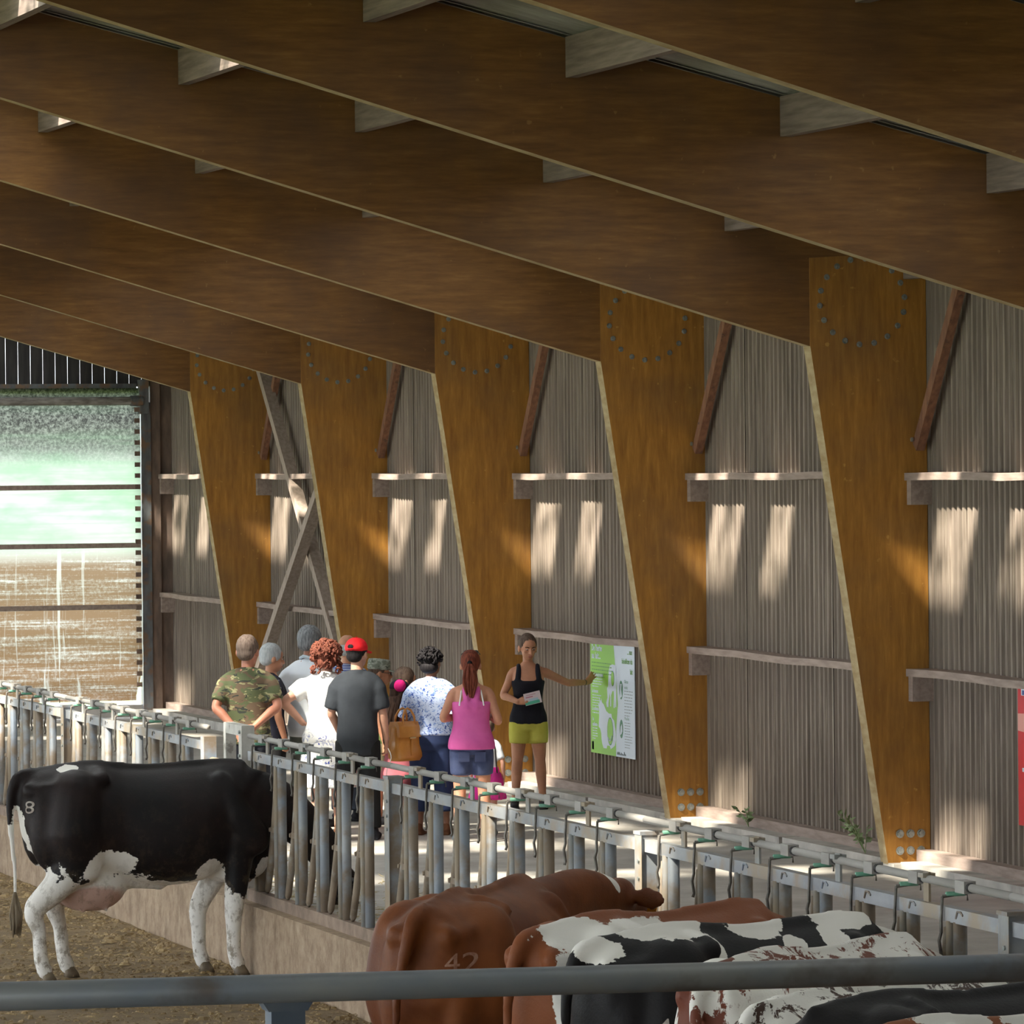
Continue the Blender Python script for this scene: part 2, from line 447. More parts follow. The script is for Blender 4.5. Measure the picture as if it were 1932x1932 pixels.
# gable wall with boarding, beam and curtain
gw = empty('wall_back'); tag(gw, 'far gable of gapped dark boards over a roll curtain', kind='structure')
x = 14.34
while x > 11.2:
    MB().box((x-.1585, GY, 4.36), (x, GY+.025, roofz(x)+.05)).obj('board', DARKBOARD, gw); x -= .165
m = MB()
while x > -1: m.box((x-.1585, GY, 4.36), (x, GY+.025, roofz(x)+.05)); x -= .165
o = m.obj('boarding', DARKBOARD, gw); o['kind'] = 'stuff'
MB().box((-1, GY-.06, 4.28), (14.1, GY+.06, 4.40)).obj('beam', STEEL, gw)
MB().box((14.14, GY-.12, 0), (14.27, GY+.02, 4.15)).obj('post', STEEL, gw)
MB().box((14.12, GY-.16, 4.0), (14.24, GY+.0, 4.45)).obj('bracket', STEEL, gw)
MB().box((14.27, GY-.10, 0), (14.40, GY+.05, 4.9)).obj('corner_post', STEEL_BROWN, gw)
MB().box((14.38, GY-.06, 0), (14.7, GY+.03, 5.1)).obj('corner_cladding', STEEL_BROWN, gw)
MB().box((-1, GY-.04, 0), (14.14, GY+.06, .16)).obj('sill', CONC, gw)
MB().box((-17, GY-.04, -.5), (-1, GY+.06, 8)).obj('far_boarding', DARKBOARD, gw)
def curtain_mat():
    m = Mt('translucent_curtain', .6); P = m.P(world=True); xyz = m.sep(P); z = xyz[2]
    st = m.noise((.25, 1, 9), 2.2, 6, .7); fine = m.noise((1,1,1), 24, 5, .75); vert = m.noise((7,1,.35), 1.4, 4, .6, 1.0)
    # height bands: dirt heavy at the bottom, green outdoor light painted into the middle, grey speckle at the top
    low = m.ramp(m.math('DIVIDE', z, 5.0), [(.0, 1.0), (.40, .92), (.45, .0)])
    topd = m.ramp(m.math('DIVIDE', z, 5.0), [(.645, 0.0), (.71, .8), (.78, 1.0)])
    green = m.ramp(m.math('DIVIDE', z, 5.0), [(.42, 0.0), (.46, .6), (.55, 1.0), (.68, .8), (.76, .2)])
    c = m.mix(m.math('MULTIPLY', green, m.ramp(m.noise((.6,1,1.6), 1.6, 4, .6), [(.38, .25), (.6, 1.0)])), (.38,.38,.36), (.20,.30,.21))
    dirt = m.ramp(m.math('ADD', m.math('MULTIPLY', st, .65), m.math('MULTIPLY', fine, .35)), [(.48, 1.0), (.55, .75), (.62, .15)])
    dirt = m.math('MULTIPLY', dirt, m.ramp(vert, [(.58, 1.0), (.66, .35)]))
    c = m.mix(m.math('MULTIPLY', low, dirt), c, (.13,.075,.038))
    td = m.math('MULTIPLY', topd, m.ramp(fine, [(.42, 1.0), (.66, .6)]))
    c = m.mix(td, c, (.028,.027,.027))
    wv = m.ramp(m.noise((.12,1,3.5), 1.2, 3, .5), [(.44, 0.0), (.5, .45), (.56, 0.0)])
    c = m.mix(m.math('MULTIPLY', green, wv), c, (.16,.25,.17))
    tl = m.n('ShaderNodeBsdfTranslucent'); df = m.n('ShaderNodeBsdfDiffuse'); m.l(c, tl.inputs[0]); m.l(c, df.inputs[0])
    mx = m.n('ShaderNodeMixShader'); mx.inputs[0].default_value = .3
    m.l(tl.outputs[0], mx.inputs[1]); m.l(df.outputs[0], mx.inputs[2]); m.l(mx.outputs[0], m.t.nodes['Material Output'].inputs[0])
    b = m.n('ShaderNodeBump'); b.inputs['Strength'].default_value = .35; b.inputs['Distance'].default_value = .02; m.l(st, b.inputs['Height'])
    m.l(b.outputs[0], df.inputs['Normal']); return m.m
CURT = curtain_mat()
ct = empty('roll_curtain', (11, GY-.08, 0)); tag(ct, 'translucent roll-up curtain, green at mid height and brown with dirt below', 'curtain')
m = MB(); nx, nz = 60, 60
for j in range(nz+1):
    for i in range(nx+1):
        x = 6.0 + (14.13-6.0)*i/nx; z = .22 + 4.12*j/nz
        e = max(0, 1-z/1.6)
        yy = .0 + .012*sin(z*9+x*.3) + .05*e*mnoise.noise(Vector((x*1.1, z*5, 3)))
        xx = x
        if i == nx: xx -= .10*max(0, 1 - abs(z-.25)/.5)**2
        m.v.append((xx-11, yy-.02, z))
for j in range(nz):
    for i in range(nx):
        a = j*(nx+1)+i; m.f.append((a, a+1, a+nx+2, a+nx+1)); m.mi.append(0)
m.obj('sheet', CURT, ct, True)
MB().tube([(-5, -.03, 4.17), (3.08, -.03, 4.17)], .055, 12).obj('roller', M2('dusty_roller', (.30,.28,.26), (.14,.12,.11), (1,1,4), 6), ct)
MB().tube([(3.0, -.05, 4.17), (3.16, -.05, 4.17)], .07, 10).obj('roller_end', STEEL, ct)
for z in (3.04, 2.27, 1.46):
    MB().box((-5, -.055, z-.035), (3.12, -.03, z+.03)).obj('batten', GIRT, ct)
for q in range(26):
    MB().box((3.05, -.06, .4+q*.145), (3.12, -.035, .46+q*.145)).obj('lacing_tab', STEEL_BROWN, ct)
# ground outside beyond the gable and beside the open side
GRASS = M2('outdoor_grass', (.10,.17,.04), (.20,.24,.08), sc=2, rough=.95)
o = MB().box((-60, GY+.1, -.6), (60, 110, -.1)).obj('ground', GRASS); tag(o, 'grass outside behind the gable', kind='structure')
o = MB().box((-80, -60, -.8), (-18, GY+.1, -.55)).obj('ground_side', GRASS); tag(o, 'grass outside beside the open side', kind='structure')

# ------------------------------------------------------------------ posters
def flat(name, polys, mat, parent, y, zf=0):
    """thin printed shape on the poster; polys in (u right, v up) metres"""
    m = MB()
    for p in polys:
        n = len(p); m.add([(-.004-zf, -u, v) for u, v in p], [tuple(range(n))])
    return m.obj(name, mat, parent)
def text(name, body, size, u, v, mat, parent, align='LEFT', sx=1.0, zf=0, bold=0.0):
    c = bpy.data.curves.new(name, 'FONT'); c.body = body; c.size = size; c.align_x = align; c.offset = bold; c.resolution_u = 3
    o = bpy.data.objects.new(name, c); COL.objects.link(o)
    dg = bpy.context.evaluated_depsgraph_get(); me = bpy.data.meshes.new_from_object(o.evaluated_get(dg))
    bpy.data.objects.remove(o)
    for vv in me.vertices: vv.co = Vector((-.0055-zf, -(u + vv.co.x*sx), v + vv.co.y))
    me.materials.clear(); me.materials.append(mat)
    o = bpy.data.objects.new(name, me); COL.objects.link(o); o.parent = parent; return o
def ink(n, c, r=.5): m = Mt(n, r); m.color(c); return m.m
GREEN = ink('poster_green', (.24,.56,.03)); PWHITE = ink('poster_white', (.62,.70,.80)); DKGREEN = ink('poster_dark_green', (.02,.17,.08)); TXTG = ink('poster_text_grey', (.25,.29,.32)); BLUEI = ink('poster_blue', (.03,.07,.3))
TXTD = ink('poster_text_green', (.10,.30,.03))
# local frame: origin at far lower corner, u runs toward the camera (-Y)
ps = empty('poster', (14.545, 46.36, .495)); tag(ps, 'green and white information poster with white cow silhouettes beside the guide', 'poster', )
W_, H_ = 1.38, 1.07
MB().box((-.003, -W_, 0), (.004, 0, H_)).obj('sheet', PWHITE, ps)
flat('green_area', [[(0,0),(.79,0),(.80,.25),(.86,.50),(.82,.72),(.74,H_),(0,H_)]], GREEN, ps, 0)
text('title', "De l'herbe", .085, .05, .99, PWHITE, ps, sx=.9, zf=.001, bold=.002); text('title', "au lait...", .085, .05, .915, PWHITE, ps, sx=1.1, zf=.001, bold=.002)
def lines(u0, u1, v, n, mat, dv=.026, h=.009, rag=.15, name='text_line'):
    m = MB()
    for q in range(n):
        L = (u1-u0)*(1 - rag*R.random()) if q < n-1 else (u1-u0)*.6
        u = u0
        while u < u0 + L:
            w_ = .02 + .05*R.random(); e = min(u+w_, u0+L)
            m.add([(-.0055, -u, v-q*dv), (-.0055, -e, v-q*dv), (-.0055, -e, v-q*dv+h), (-.0055, -u, v-q*dv+h)], [(0,1,2,3)]); u = e + .012
    o = m.obj(name, mat, ps); o['kind'] = 'stuff'; return o
lines(.05, .72, .87, 5, TXTD, .034, .010)
text('heading', 'La panse et rumen', .048, .05, .745, PWHITE, ps, sx=1.0, zf=.001, bold=.0015); lines(.06, .40, .715, 4, PWHITE, .025)
text('heading', 'Le bonnet', .048, .05, .585, PWHITE, ps, zf=.001, bold=.0015); lines(.06, .36, .555, 5, PWHITE, .025)
text('heading', 'La caillette', .048, .05, .415, PWHITE, ps, zf=.001, bold=.0015); lines(.06, .44, .385, 1, PWHITE)
text('heading', 'La', .05, .06, .315, PWHITE, ps, zf=.001, bold=.0015); text('heading', 'caillette', .05, .06, .262, PWHITE, ps, zf=.001, bold=.0015); lines(.06, .22, .235, 5, PWHITE, .025)
flat('cow_silhouette', [[(.52,.46),(.57,.46),(.57,.50),(.60,.56),(.60,.60),(.63,.56),(.62,.47),(.655,.47),(.66,.58),(.70,.62),(.74,.62),(.745,.58),(.73,.46),(.765,.46),(.775,.56),(.785,.47),(.815,.47),(.82,.62),(.82,.84),(.79,.87),(.70,.875),(.62,.86),(.585,.80),(.56,.66),(.53,.64),(.54,.55),(.50,.50)]], PWHITE, ps, 0, .0012)
def ellipse(cu, cv, a, b, n=20): return [(cu+a*cos(2*pi*q/n), cv+b*sin(2*pi*q/n)) for q in range(n)]
flat('stomach_outline', [ellipse(.71,.74,.052,.075)], DKGREEN, ps, 0, .002); flat('stomach_mark', [ellipse(.71,.74,.044,.066)], GREEN, ps, 0, .003)
flat('cow_silhouette', [[(.36,.10),(.40,.06),(.50,.06),(.52,.09),(.60,.09),(.63,.06),(.70,.08),(.76,.10),(.80,.16),(.79,.24),(.74,.34),(.68,.36),(.66,.40),(.58,.40),(.50,.42),(.42,.48),(.36,.50),(.345,.54),(.32,.50),(.27,.55),(.29,.47),(.24,.49),(.27,.42),(.27,.36),(.25,.26),(.30,.24),(.33,.20),(.34,.14)]], PWHITE, ps, 0, .0012)
flat('udder_outline', [ellipse(.62,.23,.095,.135)], DKGREEN, ps, 0, .002); flat('udder_mark', [ellipse(.62,.23,.085,.125)], GREEN, ps, 0, .003)
o = MB().tube([(-.009, -.56, .17), (-.009, -.60, .14), (-.009, -.66, .15), (-.009, -.68, .19)], .006, 6).obj('udder_line', PWHITE, ps)
text('heading', '... aux', .07, 1.32, .985, TXTD, ps, 'RIGHT', .9, bold=.0015); text('heading', 'bénéfices du', .07, 1.33, .895, TXTD, ps, 'RIGHT', .95, bold=.0015); text('heading', 'lait', .07, 1.33, .80, TXTD, ps, 'RIGHT', .95, bold=.0015)
flat('icon', [ellipse(.965,.64,.055,.09,16)], DKGREEN, ps, 0); flat('icon_figure', [[(.935,.56),(.95,.70),(.99,.70),(.975,.64),(.995,.58)]], PWHITE, ps, 0, .002)
flat('icon', [ellipse(.965,.27,.055,.09,16)], DKGREEN, ps, 0); flat('icon_figure', [[(.93,.21),(.95,.29),(.985,.32),(1.0,.25),(.97,.22)]], PWHITE, ps, 0, .002)
text('heading', 'Glaces', .045, 1.07, .71, DKGREEN, ps, zf=0); text('heading', 'variés', .045, 1.07, .655, DKGREEN, ps); lines(1.07, 1.33, .63, 9, TXTG, .029, .008)
text('heading', 'Meuilles', .045, 1.07, .36, DKGREEN, ps); lines(1.07, 1.33, .33, 10, TXTG, .026, .007, .4)
flat('logo', [[(.03,.03),(.09,.03),(.09,.11),(.03,.11)]], BLUEI, ps, 0)
o = MB()
for q in range(9): o.tube([(-.008, -(.84+q*.03), .02), (-.008, -(.85+q*.03), .03+.03*R.random()), (-.008, -(.865+q*.03), .02)], .003, 4)
o = o.obj('grass_drawing', TXTG, ps); o['kind'] = 'stuff'
p2 = empty('poster', (14.545, 35.50, .51)); tag(p2, 'red poster cut off by the right edge of the picture', 'poster')
RED = ink('poster_red', (.62,.015,.02)); PINKI = ink('poster_pink', (.75,.32,.26))
MB().box((-.003, -1.3, 0), (.004, 0, 1.07)).obj('sheet', RED, p2)
flat('pink_figure', [[(0,.72),(.3,.70),(.5,.80),(.3,.86),(0,.85)]], PINKI, p2, 0)
flat('logo', [[(.07,.99),(.2,.99),(.2,1.04),(.07,1.04)]], PWHITE, p2, 0); flat('logo', [[(.09,.995),(.18,.995),(.18,1.03),(.09,1.03)]], BLUEI, p2, 0, .001)
flat('heading', [[(.08,.41),(.22,.41),(.22,.44),(.08,.44)]], PWHITE, p2, 0)

# ------------------------------------------------------------------ feed barriers
GALV = M2('galvanised_steel_worn', (.33,.33,.32), (.24,.245,.25), (1,1,.7), 9, 5, rough=.65, metal=.1, bump=.1, third=((.30,.24,.175), 3, .42, .56))
GALVB = M2('blue_grey_worn_tube', (.21,.25,.31), (.32,.33,.34), (1,1,.6), 5, 5, rough=.55, metal=.1, third=((.225,.175,.13), 3.2, .42, .56))
RUSTY = M2('dung_stained_tube', (.30,.235,.175), (.19,.145,.105), (1,1,.5), 8, 5, rough=.75, third=((.33,.31,.28), 5, .52, .66))
RAILM = M2('rail_beam_galvanised', (.36,.37,.385), (.26,.27,.29), (1,.4,1), 7, 5, rough=.6, metal=.1, third=((.34,.28,.21), 3, .48, .62))
BOTM = M2('dung_crusted_rail', (.30,.22,.165), (.20,.145,.11), sc=9, det=6, rough=.9, bump=.5)
PIPEM = M2('dusty_control_pipe', (.36,.34,.32), (.27,.255,.24), (3,.5,3), 4, 4, rough=.7)
HANDLE = M2('green_plastic_handle', (.12,.34,.23), (.20,.42,.31), sc=20, rough=.5)
BLACKR = M2('black_rubber_end', (.02,.02,.022), (.04,.04,.04), rough=.5)
FX = 8.88
def mesh_once(fn, cache={}):
    if fn.__name__ not in cache: cache[fn.__name__] = fn()
    return cache[fn.__name__]
def up_a(): return MB().tube([(0,0,.10),(0,.0,1.08)], .034, 10).mesh('upright', GALVB, True)
def up_b(): return MB().tube([(0,0,.10),(0,.012,.6),(0,0,1.08)], .024, 8).mesh('upright', GALV, True)
def swing():
    return MB().tube([(0,.14,1.04),(0,.17,.80),(0,.22,.60),(0,.32,.36),(0,.43,.14),(0,.45,.11)], [.02,.023,.026,.027,.026,.012], 8).mesh('swing_bar', RUSTY, True)
def bracket():
    return MB().box((-.02,.0,.575), (.02,.26,.615)).tube([(-.035,.24,.595),(.035,.24,.595)], .016, 8).mesh('pivot_bracket', RUSTY)
def hook():
    return MB().tube([(.02,.10,1.20),(-.04,.10,1.19),(-.045,.105,1.08),(-.043,.11,1.02),(-.052,.115,.98),(-.044,.12,.94),(-.04,.12,.91),(-.048,.118,.89)], .0085, 6).mesh('latch_hook', STEEL_L, True)
def handle():
    return MB().tube([(-.02,.10,1.205),(.075,.10,1.205)], .012, 8).mesh('handle', HANDLE, True)
def hpin():
    return MB().tube([(-.04,.10,1.20),(.09,.10,1.20),(.09,.10,1.17)], .005, 6).mesh('handle_pin', STEEL_L, True)
def collar():
    return MB().box((-.030,-.06,-.030), (.030,.06,.030)).mesh('sleeve', PIPEM)
def collar_end():
    return MB().tube([(0,-.06,0),(0,-.085,0)], .024, 10).mesh('sleeve_end', BLACKR)
def pbr():
    return MB().box((-.006,-.035,1.14), (.006,.035,1.29)).box((-.035,-.035,1.262),(.03,.035,1.285)).mesh('pipe_bracket', GALV)
def stamp():
    return MB().tube([(-.0315,-.045,1.12),(-.034,-.02,1.135),(-.034,.02,1.135),(-.0315,.045,1.10)], .006, 5).mesh('pressed_dent', GALVB)
STEEL_L = M2('latch_steel', (.19,.175,.16), (.11,.10,.09), sc=20, rough=.5, metal=.5)
def inst(fn, parent, y, z=0):
    o = bpy.data.objects.new(fn.__name__, mesh_once(fn)); o.name = o.data.name.split('.')[0]; COL.objects.link(o); o.parent = parent; o.location = (0, y, z); return o
def barrier(y_far, y_near, label, first_off=.47, pitch=.622, post=True, npl=8):
    b = empty('feed_barrier', (FX, y_far, .0)); L = y_far - y_near
    tag(b, label, 'feed barrier', 'headlock feed barriers along the alley')
    if post: 
        p_ = MB().box((-.05,-.06,0), (.05,.06,1.185)).box((-.056,-.066,1.17),(.056,.066,1.19)).obj('post', GALVB, b)
        MB().box((-.053,-.075,.0), (-.05,.045,1.17)).obj('post_face', GALV, p_)
        for z in (1.02,.92,.83): MB().tube([(-.053,-.03,z),(-.062,-.03,z)], .012, 6).obj('bolt', BOLT, p_)
    MB().box((-.03, -L+.06, 1.075), (.03, -.06, 1.145)).obj('neck_rail', RAILM, b)
    MB().box((-.045, -L+.07, .02), (.03, -.062, .105)).obj('bottom_rail', BOTM, b)
    MB().tube([(0, -L+.005, 1.255), (0, .0, 1.255)], .021, 10).obj('control_pipe', PIPEM, b, True)
    n = npl; 
    for q in range(n):
        y = -first_off - q*pitch
        inst(up_a, b, y-.03); ub = inst(up_b, b, y+.045); ub.location.x = -.02; br = inst(bracket, b, y)
        inst(swing, b, y); inst(hook, b, y); h = inst(handle, b, y); inst(hpin, b, y)
        if q % 2 == 0: inst(pbr, b, y-.22)
        inst(collar, b, y-.1, 1.255); inst(collar_end, b, y-.1, 1.255); inst(stamp, b, y-.1)
    return b
barrier(49.38, 43.86, 'farthest feed barrier, entering the picture at the left edge')
barrier(43.86, 38.33, 'feed barrier behind the black cow, between the posts left of the passage')
barrier(36.95, 32.8, 'short feed barrier between the white passage frame and the brown cow', .35, .625, False, 6)
barrier(32.8, 27.28, 'feed barrier in front of the woman in the pink top')
barrier(27.28, 21.76, 'feed barrier at the right, in front of the two rightmost yellow columns')
barrier(21.76, 16.24, 'feed barrier starting with the post at the right edge')
lp = MB().box((-.05,-.06,0), (.05,.06,1.185)).obj('barrier_post', GALVB); lp.location = (FX, 38.33, 0); tag(lp, 'square steel post ending the far feed barrier beside the passage', 'post')
WHITEP = M2('whitewashed_steel', (.62,.60,.56), (.48,.46,.42), sc=8, det=6, rough=.7, third=((.30,.27,.24), 9, .58, .66))
pf = empty('passage_frame', (FX, 37.3, 0)); tag(pf, 'pale whitewashed inverted U frame at the gap between the feed barriers', 'frame')
MB().box((-.04,.26,0), (.04,.34,1.33)).obj('post', WHITEP, pf); MB().box((-.05,-.30,0), (.05,-.20,1.33)).obj('post', WHITEP, pf)
MB().box((-.044,-.205,1.25), (.044,.265,1.328)).obj('lintel', WHITEP, pf)
MB().tube([(0,.34,1.0),(0,.9,1.0)], .03, 10).obj('spacer', GALV, pf, True)
for z in (1.28,1.1,.95): MB().tube([(-.05,-.25,z),(-.065,-.25,z)], .014, 6).obj('bolt', BOLT, pf)

# ------------------------------------------------------------------ foreground rail
RAILPIPE = M2('scuffed_blue_grey_pipe', (.17,.19,.225), (.25,.25,.25), (.4,1,1), 4, 6, rough=.5, metal=.25, bump=.15, third=((.12,.10,.09), 2.2, .52, .68))
RAILPOST = M2('blue_grey_rail_post', (.12,.15,.20), (.17,.19,.22), (1,1,.5), 5, 5, rough=.5, metal=.2, third=((.20,.16,.13), 6, .58, .7))
rl = empty('pen_rail', (4.50, 18.2, 1.35)); tag(rl, 'thick grey steel pipe rail crossing the foreground on one square post', 'rail')
pA, pB = Vector((3.43, 18.27, 1.35)), Vector((7.33, 17.85, 1.35))
d = (pB-pA).normalized(); a0 = pA - d*3 - Vector(rl.location); b0 = pB + d*3 - Vector(rl.location)
MB().tube([a0, b0], .054, 24).obj('pipe', RAILPIPE, rl, True)
PP = Vector((0, -.01, 0))
MB().box((-.065,-.05,-1.86), (.065,.05,-.07)).obj('post', RAILPOST, rl)
m = MB()
for sx in (1,):
    m.add([(-.10,-.052,-.045),(.10,-.052,-.045),(.075,-.052,-.085),(-.075,-.052,-.085),(-.10,.052,-.045),(.10,.052,-.045),(.075,.052,-.085),(-.075,.052,-.085)],
          [(0,1,2,3),(7,6,5,4),(0,4,5,1),(1,5,6,2),(2,6,7,3),(3,7,4,0)])
m.obj('saddle', RAILPOST, rl)

# ------------------------------------------------------------------ weeds at the wall foot, straw, dung
LEAF = M2('weed_leaf', (.13,.20,.08), (.26,.33,.17), sc=6, rough=.6)
def weed(x, y, z, h, n, seed, label):
    r = random.Random(seed); e = empty('weed', (x, y, z)); tag(e, label, 'plant')
    for q in range(n):
        a = r.uniform(0, 2*pi); l = h*r.uniform(.55, 1); tip = Vector((-abs(cos(a))*l*.5, sin(a)*l*.9, l*r.uniform(.35,.8)))
        mid = tip*.5 + Vector((0,0,l*.12))
        MB().tube([(0,0,0), mid, tip], .0035, 5).obj('stem', LEAF, e)
        for j in range(6):
            t = .3 + .13*j; p = Vector((0,0,0)).lerp(mid, min(1, t*2)) if t < .5 else mid.lerp(tip, t*2-1)
            s_ = .035 + .03*r.random(); d1 = Vector((r.uniform(-1,1), r.uniform(-1,1), r.uniform(-.3,.8))).normalized(); d2 = d1.orthogonal().normalized()
            MB().add_leaf(p, d1, d2, s_).obj('leaf', LEAF, e)
def add_leaf(s, p, d1, d2, k):
    nrm = d1.cross(d2)
    s.add([p, p+d1*k*.5+d2*k*.38+nrm*k*.06, p+d1*k*1.2, p+d1*k*.5-d2*k*.38+nrm*k*.06, p+d1*k*.55-nrm*k*.08], [(0,1,4),(1,2,4),(2,3,4),(3,0,4)]); return s
MB.add_leaf = add_leaf
weed(14.25, 38.05, .12, .50, 8, 3, 'leafy weed growing from the plinth left of the rightmost yellow column')
weed(14.35, 41.2, .12, .28, 4, 5, 'small dry weed at the wall foot right of the middle column with six bolts')
STRAW = M2('straw', (.50,.42,.24), (.34,.27,.14), sc=3, rough=.9)
def litter(name, n, fx, label, mat, smin, smax, seed):
    r = random.Random(seed); m = MB()
    for q in range(n):
        x, y, z = fx(r); a = r.uniform(0, pi); l = r.uniform(smin, smax); dz = r.uniform(0, .012)
        m.bar((x, y, z+.004), (x+cos(a)*l, y+sin(a)*l, z+.004+dz), .005, .003)
    o = m.obj(name, mat); tag(o, label, None, None, 'stuff'); return o
litter('straw', 5000, lambda r: (9.02+abs(r.gauss(0,.55)), r.uniform(17, 60), .0), 'scattered straw and feed along the alley side of the barriers', STRAW, .04, .14, 11)
litter('straw_in_pen', 5000, lambda r: (r.uniform(4, 8.7), r.uniform(26, 50), -.478), 'broken straw trodden into the pen floor', M2('soiled_straw', (.30,.22,.11), (.22,.16,.08), sc=3, rough=.9), .015, .05, 12)

def clods(n, seed):
    r = random.Random(seed); m = MB()
    for q in range(n):
        x = 8.72 - 4.2*r.random()**1.3; y = r.uniform(26, 48); k = r.uniform(.008, .028)*(2.2 if r.random() < .03 else 1); h = k*r.uniform(.25, .6)
        ring = [(x + k*cos(a*pi/3 + q)*r.uniform(.7,1.2), y + k*sin(a*pi/3 + q)*r.uniform(.7,1.2), -.49) for a in range(6)]
        top = [(x + (px-x)*.55, y + (py-y)*.55, -.49+h) for px, py, _ in ring]
        m.rings([ring, top])
    return m
o = clods(15000, 21).obj('dung_clods', M2('dung_brown', (.16,.105,.05), (.34,.24,.12), sc=3, det=5, rough=.85)); tag(o, 'brown dung clods and crumbs strewn over the pen floor', None, None, 'stuff')
# ------------------------------------------------------------------ cattle
def coat(name, base, spot, blobs, anti=(), nscale=2.2, namp=.35, roan=None, dirt=.5, base2=None, leg_white=None, pink=None):
    """base coat with patches of `spot` where any ellipsoid in blobs (minus anti) reaches, edges broken by noise"""
    m = Mt(name, .55, 0, .22)
    tc = m.n('ShaderNodeTexCoord').outputs['Object']; m.coord = tc
    nz = m.n('ShaderNodeTexNoise'); nz.inputs['Scale'].default_value = nscale; nz.inputs['Detail'].default_value = 6; nz.inputs['Roughness'].default_value = .62
    m.l(tc, nz.inputs['Vector'])
    def field(bl):
        cur = None
        for (c, r) in bl:
            sub = m.n('ShaderNodeVectorMath', operation='SUBTRACT'); m.l(tc, sub.inputs[0]); sub.inputs[1].default_value = tuple(q*1.055 for q in c)
            dv = m.n('ShaderNodeVectorMath', operation='DIVIDE'); m.l(sub.outputs[0], dv.inputs[0]); dv.inputs[1].default_value = tuple(q*1.055 for q in r)
            ln = m.n('ShaderNodeVectorMath', operation='LENGTH'); m.l(dv.outputs[0], ln.inputs[0])
            v = m.math('SUBTRACT', 1.0, ln.outputs['Value'])
            cur = v if cur is None else m.math('MAXIMUM', cur, v)
        return cur
    nn = m.math('MULTIPLY', m.math('SUBTRACT', nz.outputs['Fac'], .5), namp*2)
    fur = m.noise((1,1,1), 60, 3, .7)
    c0 = base
    if base2: c0 = m.mix(m.ramp(m.noise((1,1,1), 2.0, 4, .6), [(.4, 0.0), (.65, 1.0)]), base, base2)
    c = c0
    if blobs:
        f = m.math('ADD', field(blobs), nn)
        if anti: f = m.math('MINIMUM', f, m.math('MULTIPLY', m.math('ADD', field(anti), nn), -1.0))
        c = m.mix(m.ramp(m.math('ADD', f, .5), [(.485, 0.0), (.515, 1.0)]), c, spot)
    if roan:
        rn = m.noise((1,1,.6), roan[0], 5, .7, .6)
        c = m.mix(m.ramp(rn, [(roan[1], 0.0), (roan[1]+.035, 1.0)]), c, spot)
        rn2 = m.noise((1,1,.6), roan[0]*.8, 4, .6, .3, None)
    if pink:
        f = m.math('ADD', field(pink), m.math('MULTIPLY', nn, .15)); c = m.mix(m.ramp(m.math('ADD', f, .5), [(.47, 0.0), (.56, 1.0)]), c, (.55,.36,.30))
    if dirt:
        z = m.sep(tc)[2]; dz = m.ramp(m.math('DIVIDE', z, 1.6), [(.08, 1.0), (.38, .55), (.55, .1), (.95, .0)])
        dn = m.ramp(m.noise((1,1,.7), 13, 6, .75), [(.50, 0.0), (.60, 1.0)])
        c = m.mix(m.math('MULTIPLY', m.math('MULTIPLY', dz, dn), dirt), c, (.17,.125,.07))
    m.color(c); m.bump(m.math('ADD', m.math('MULTIPLY', fur, .4), m.noise((1,1,1), 5, 3, .5)), .25, .02)
    return m.m
HOOF = M2('hoof_horn', (.13,.10,.07), (.22,.17,.11), sc=12, rough=.6)
TAG = ink('ear_tag_orange', (.75,.30,.03)); EYEB = Mt('eye_dark', .12).color((.012,.01,.01)).m
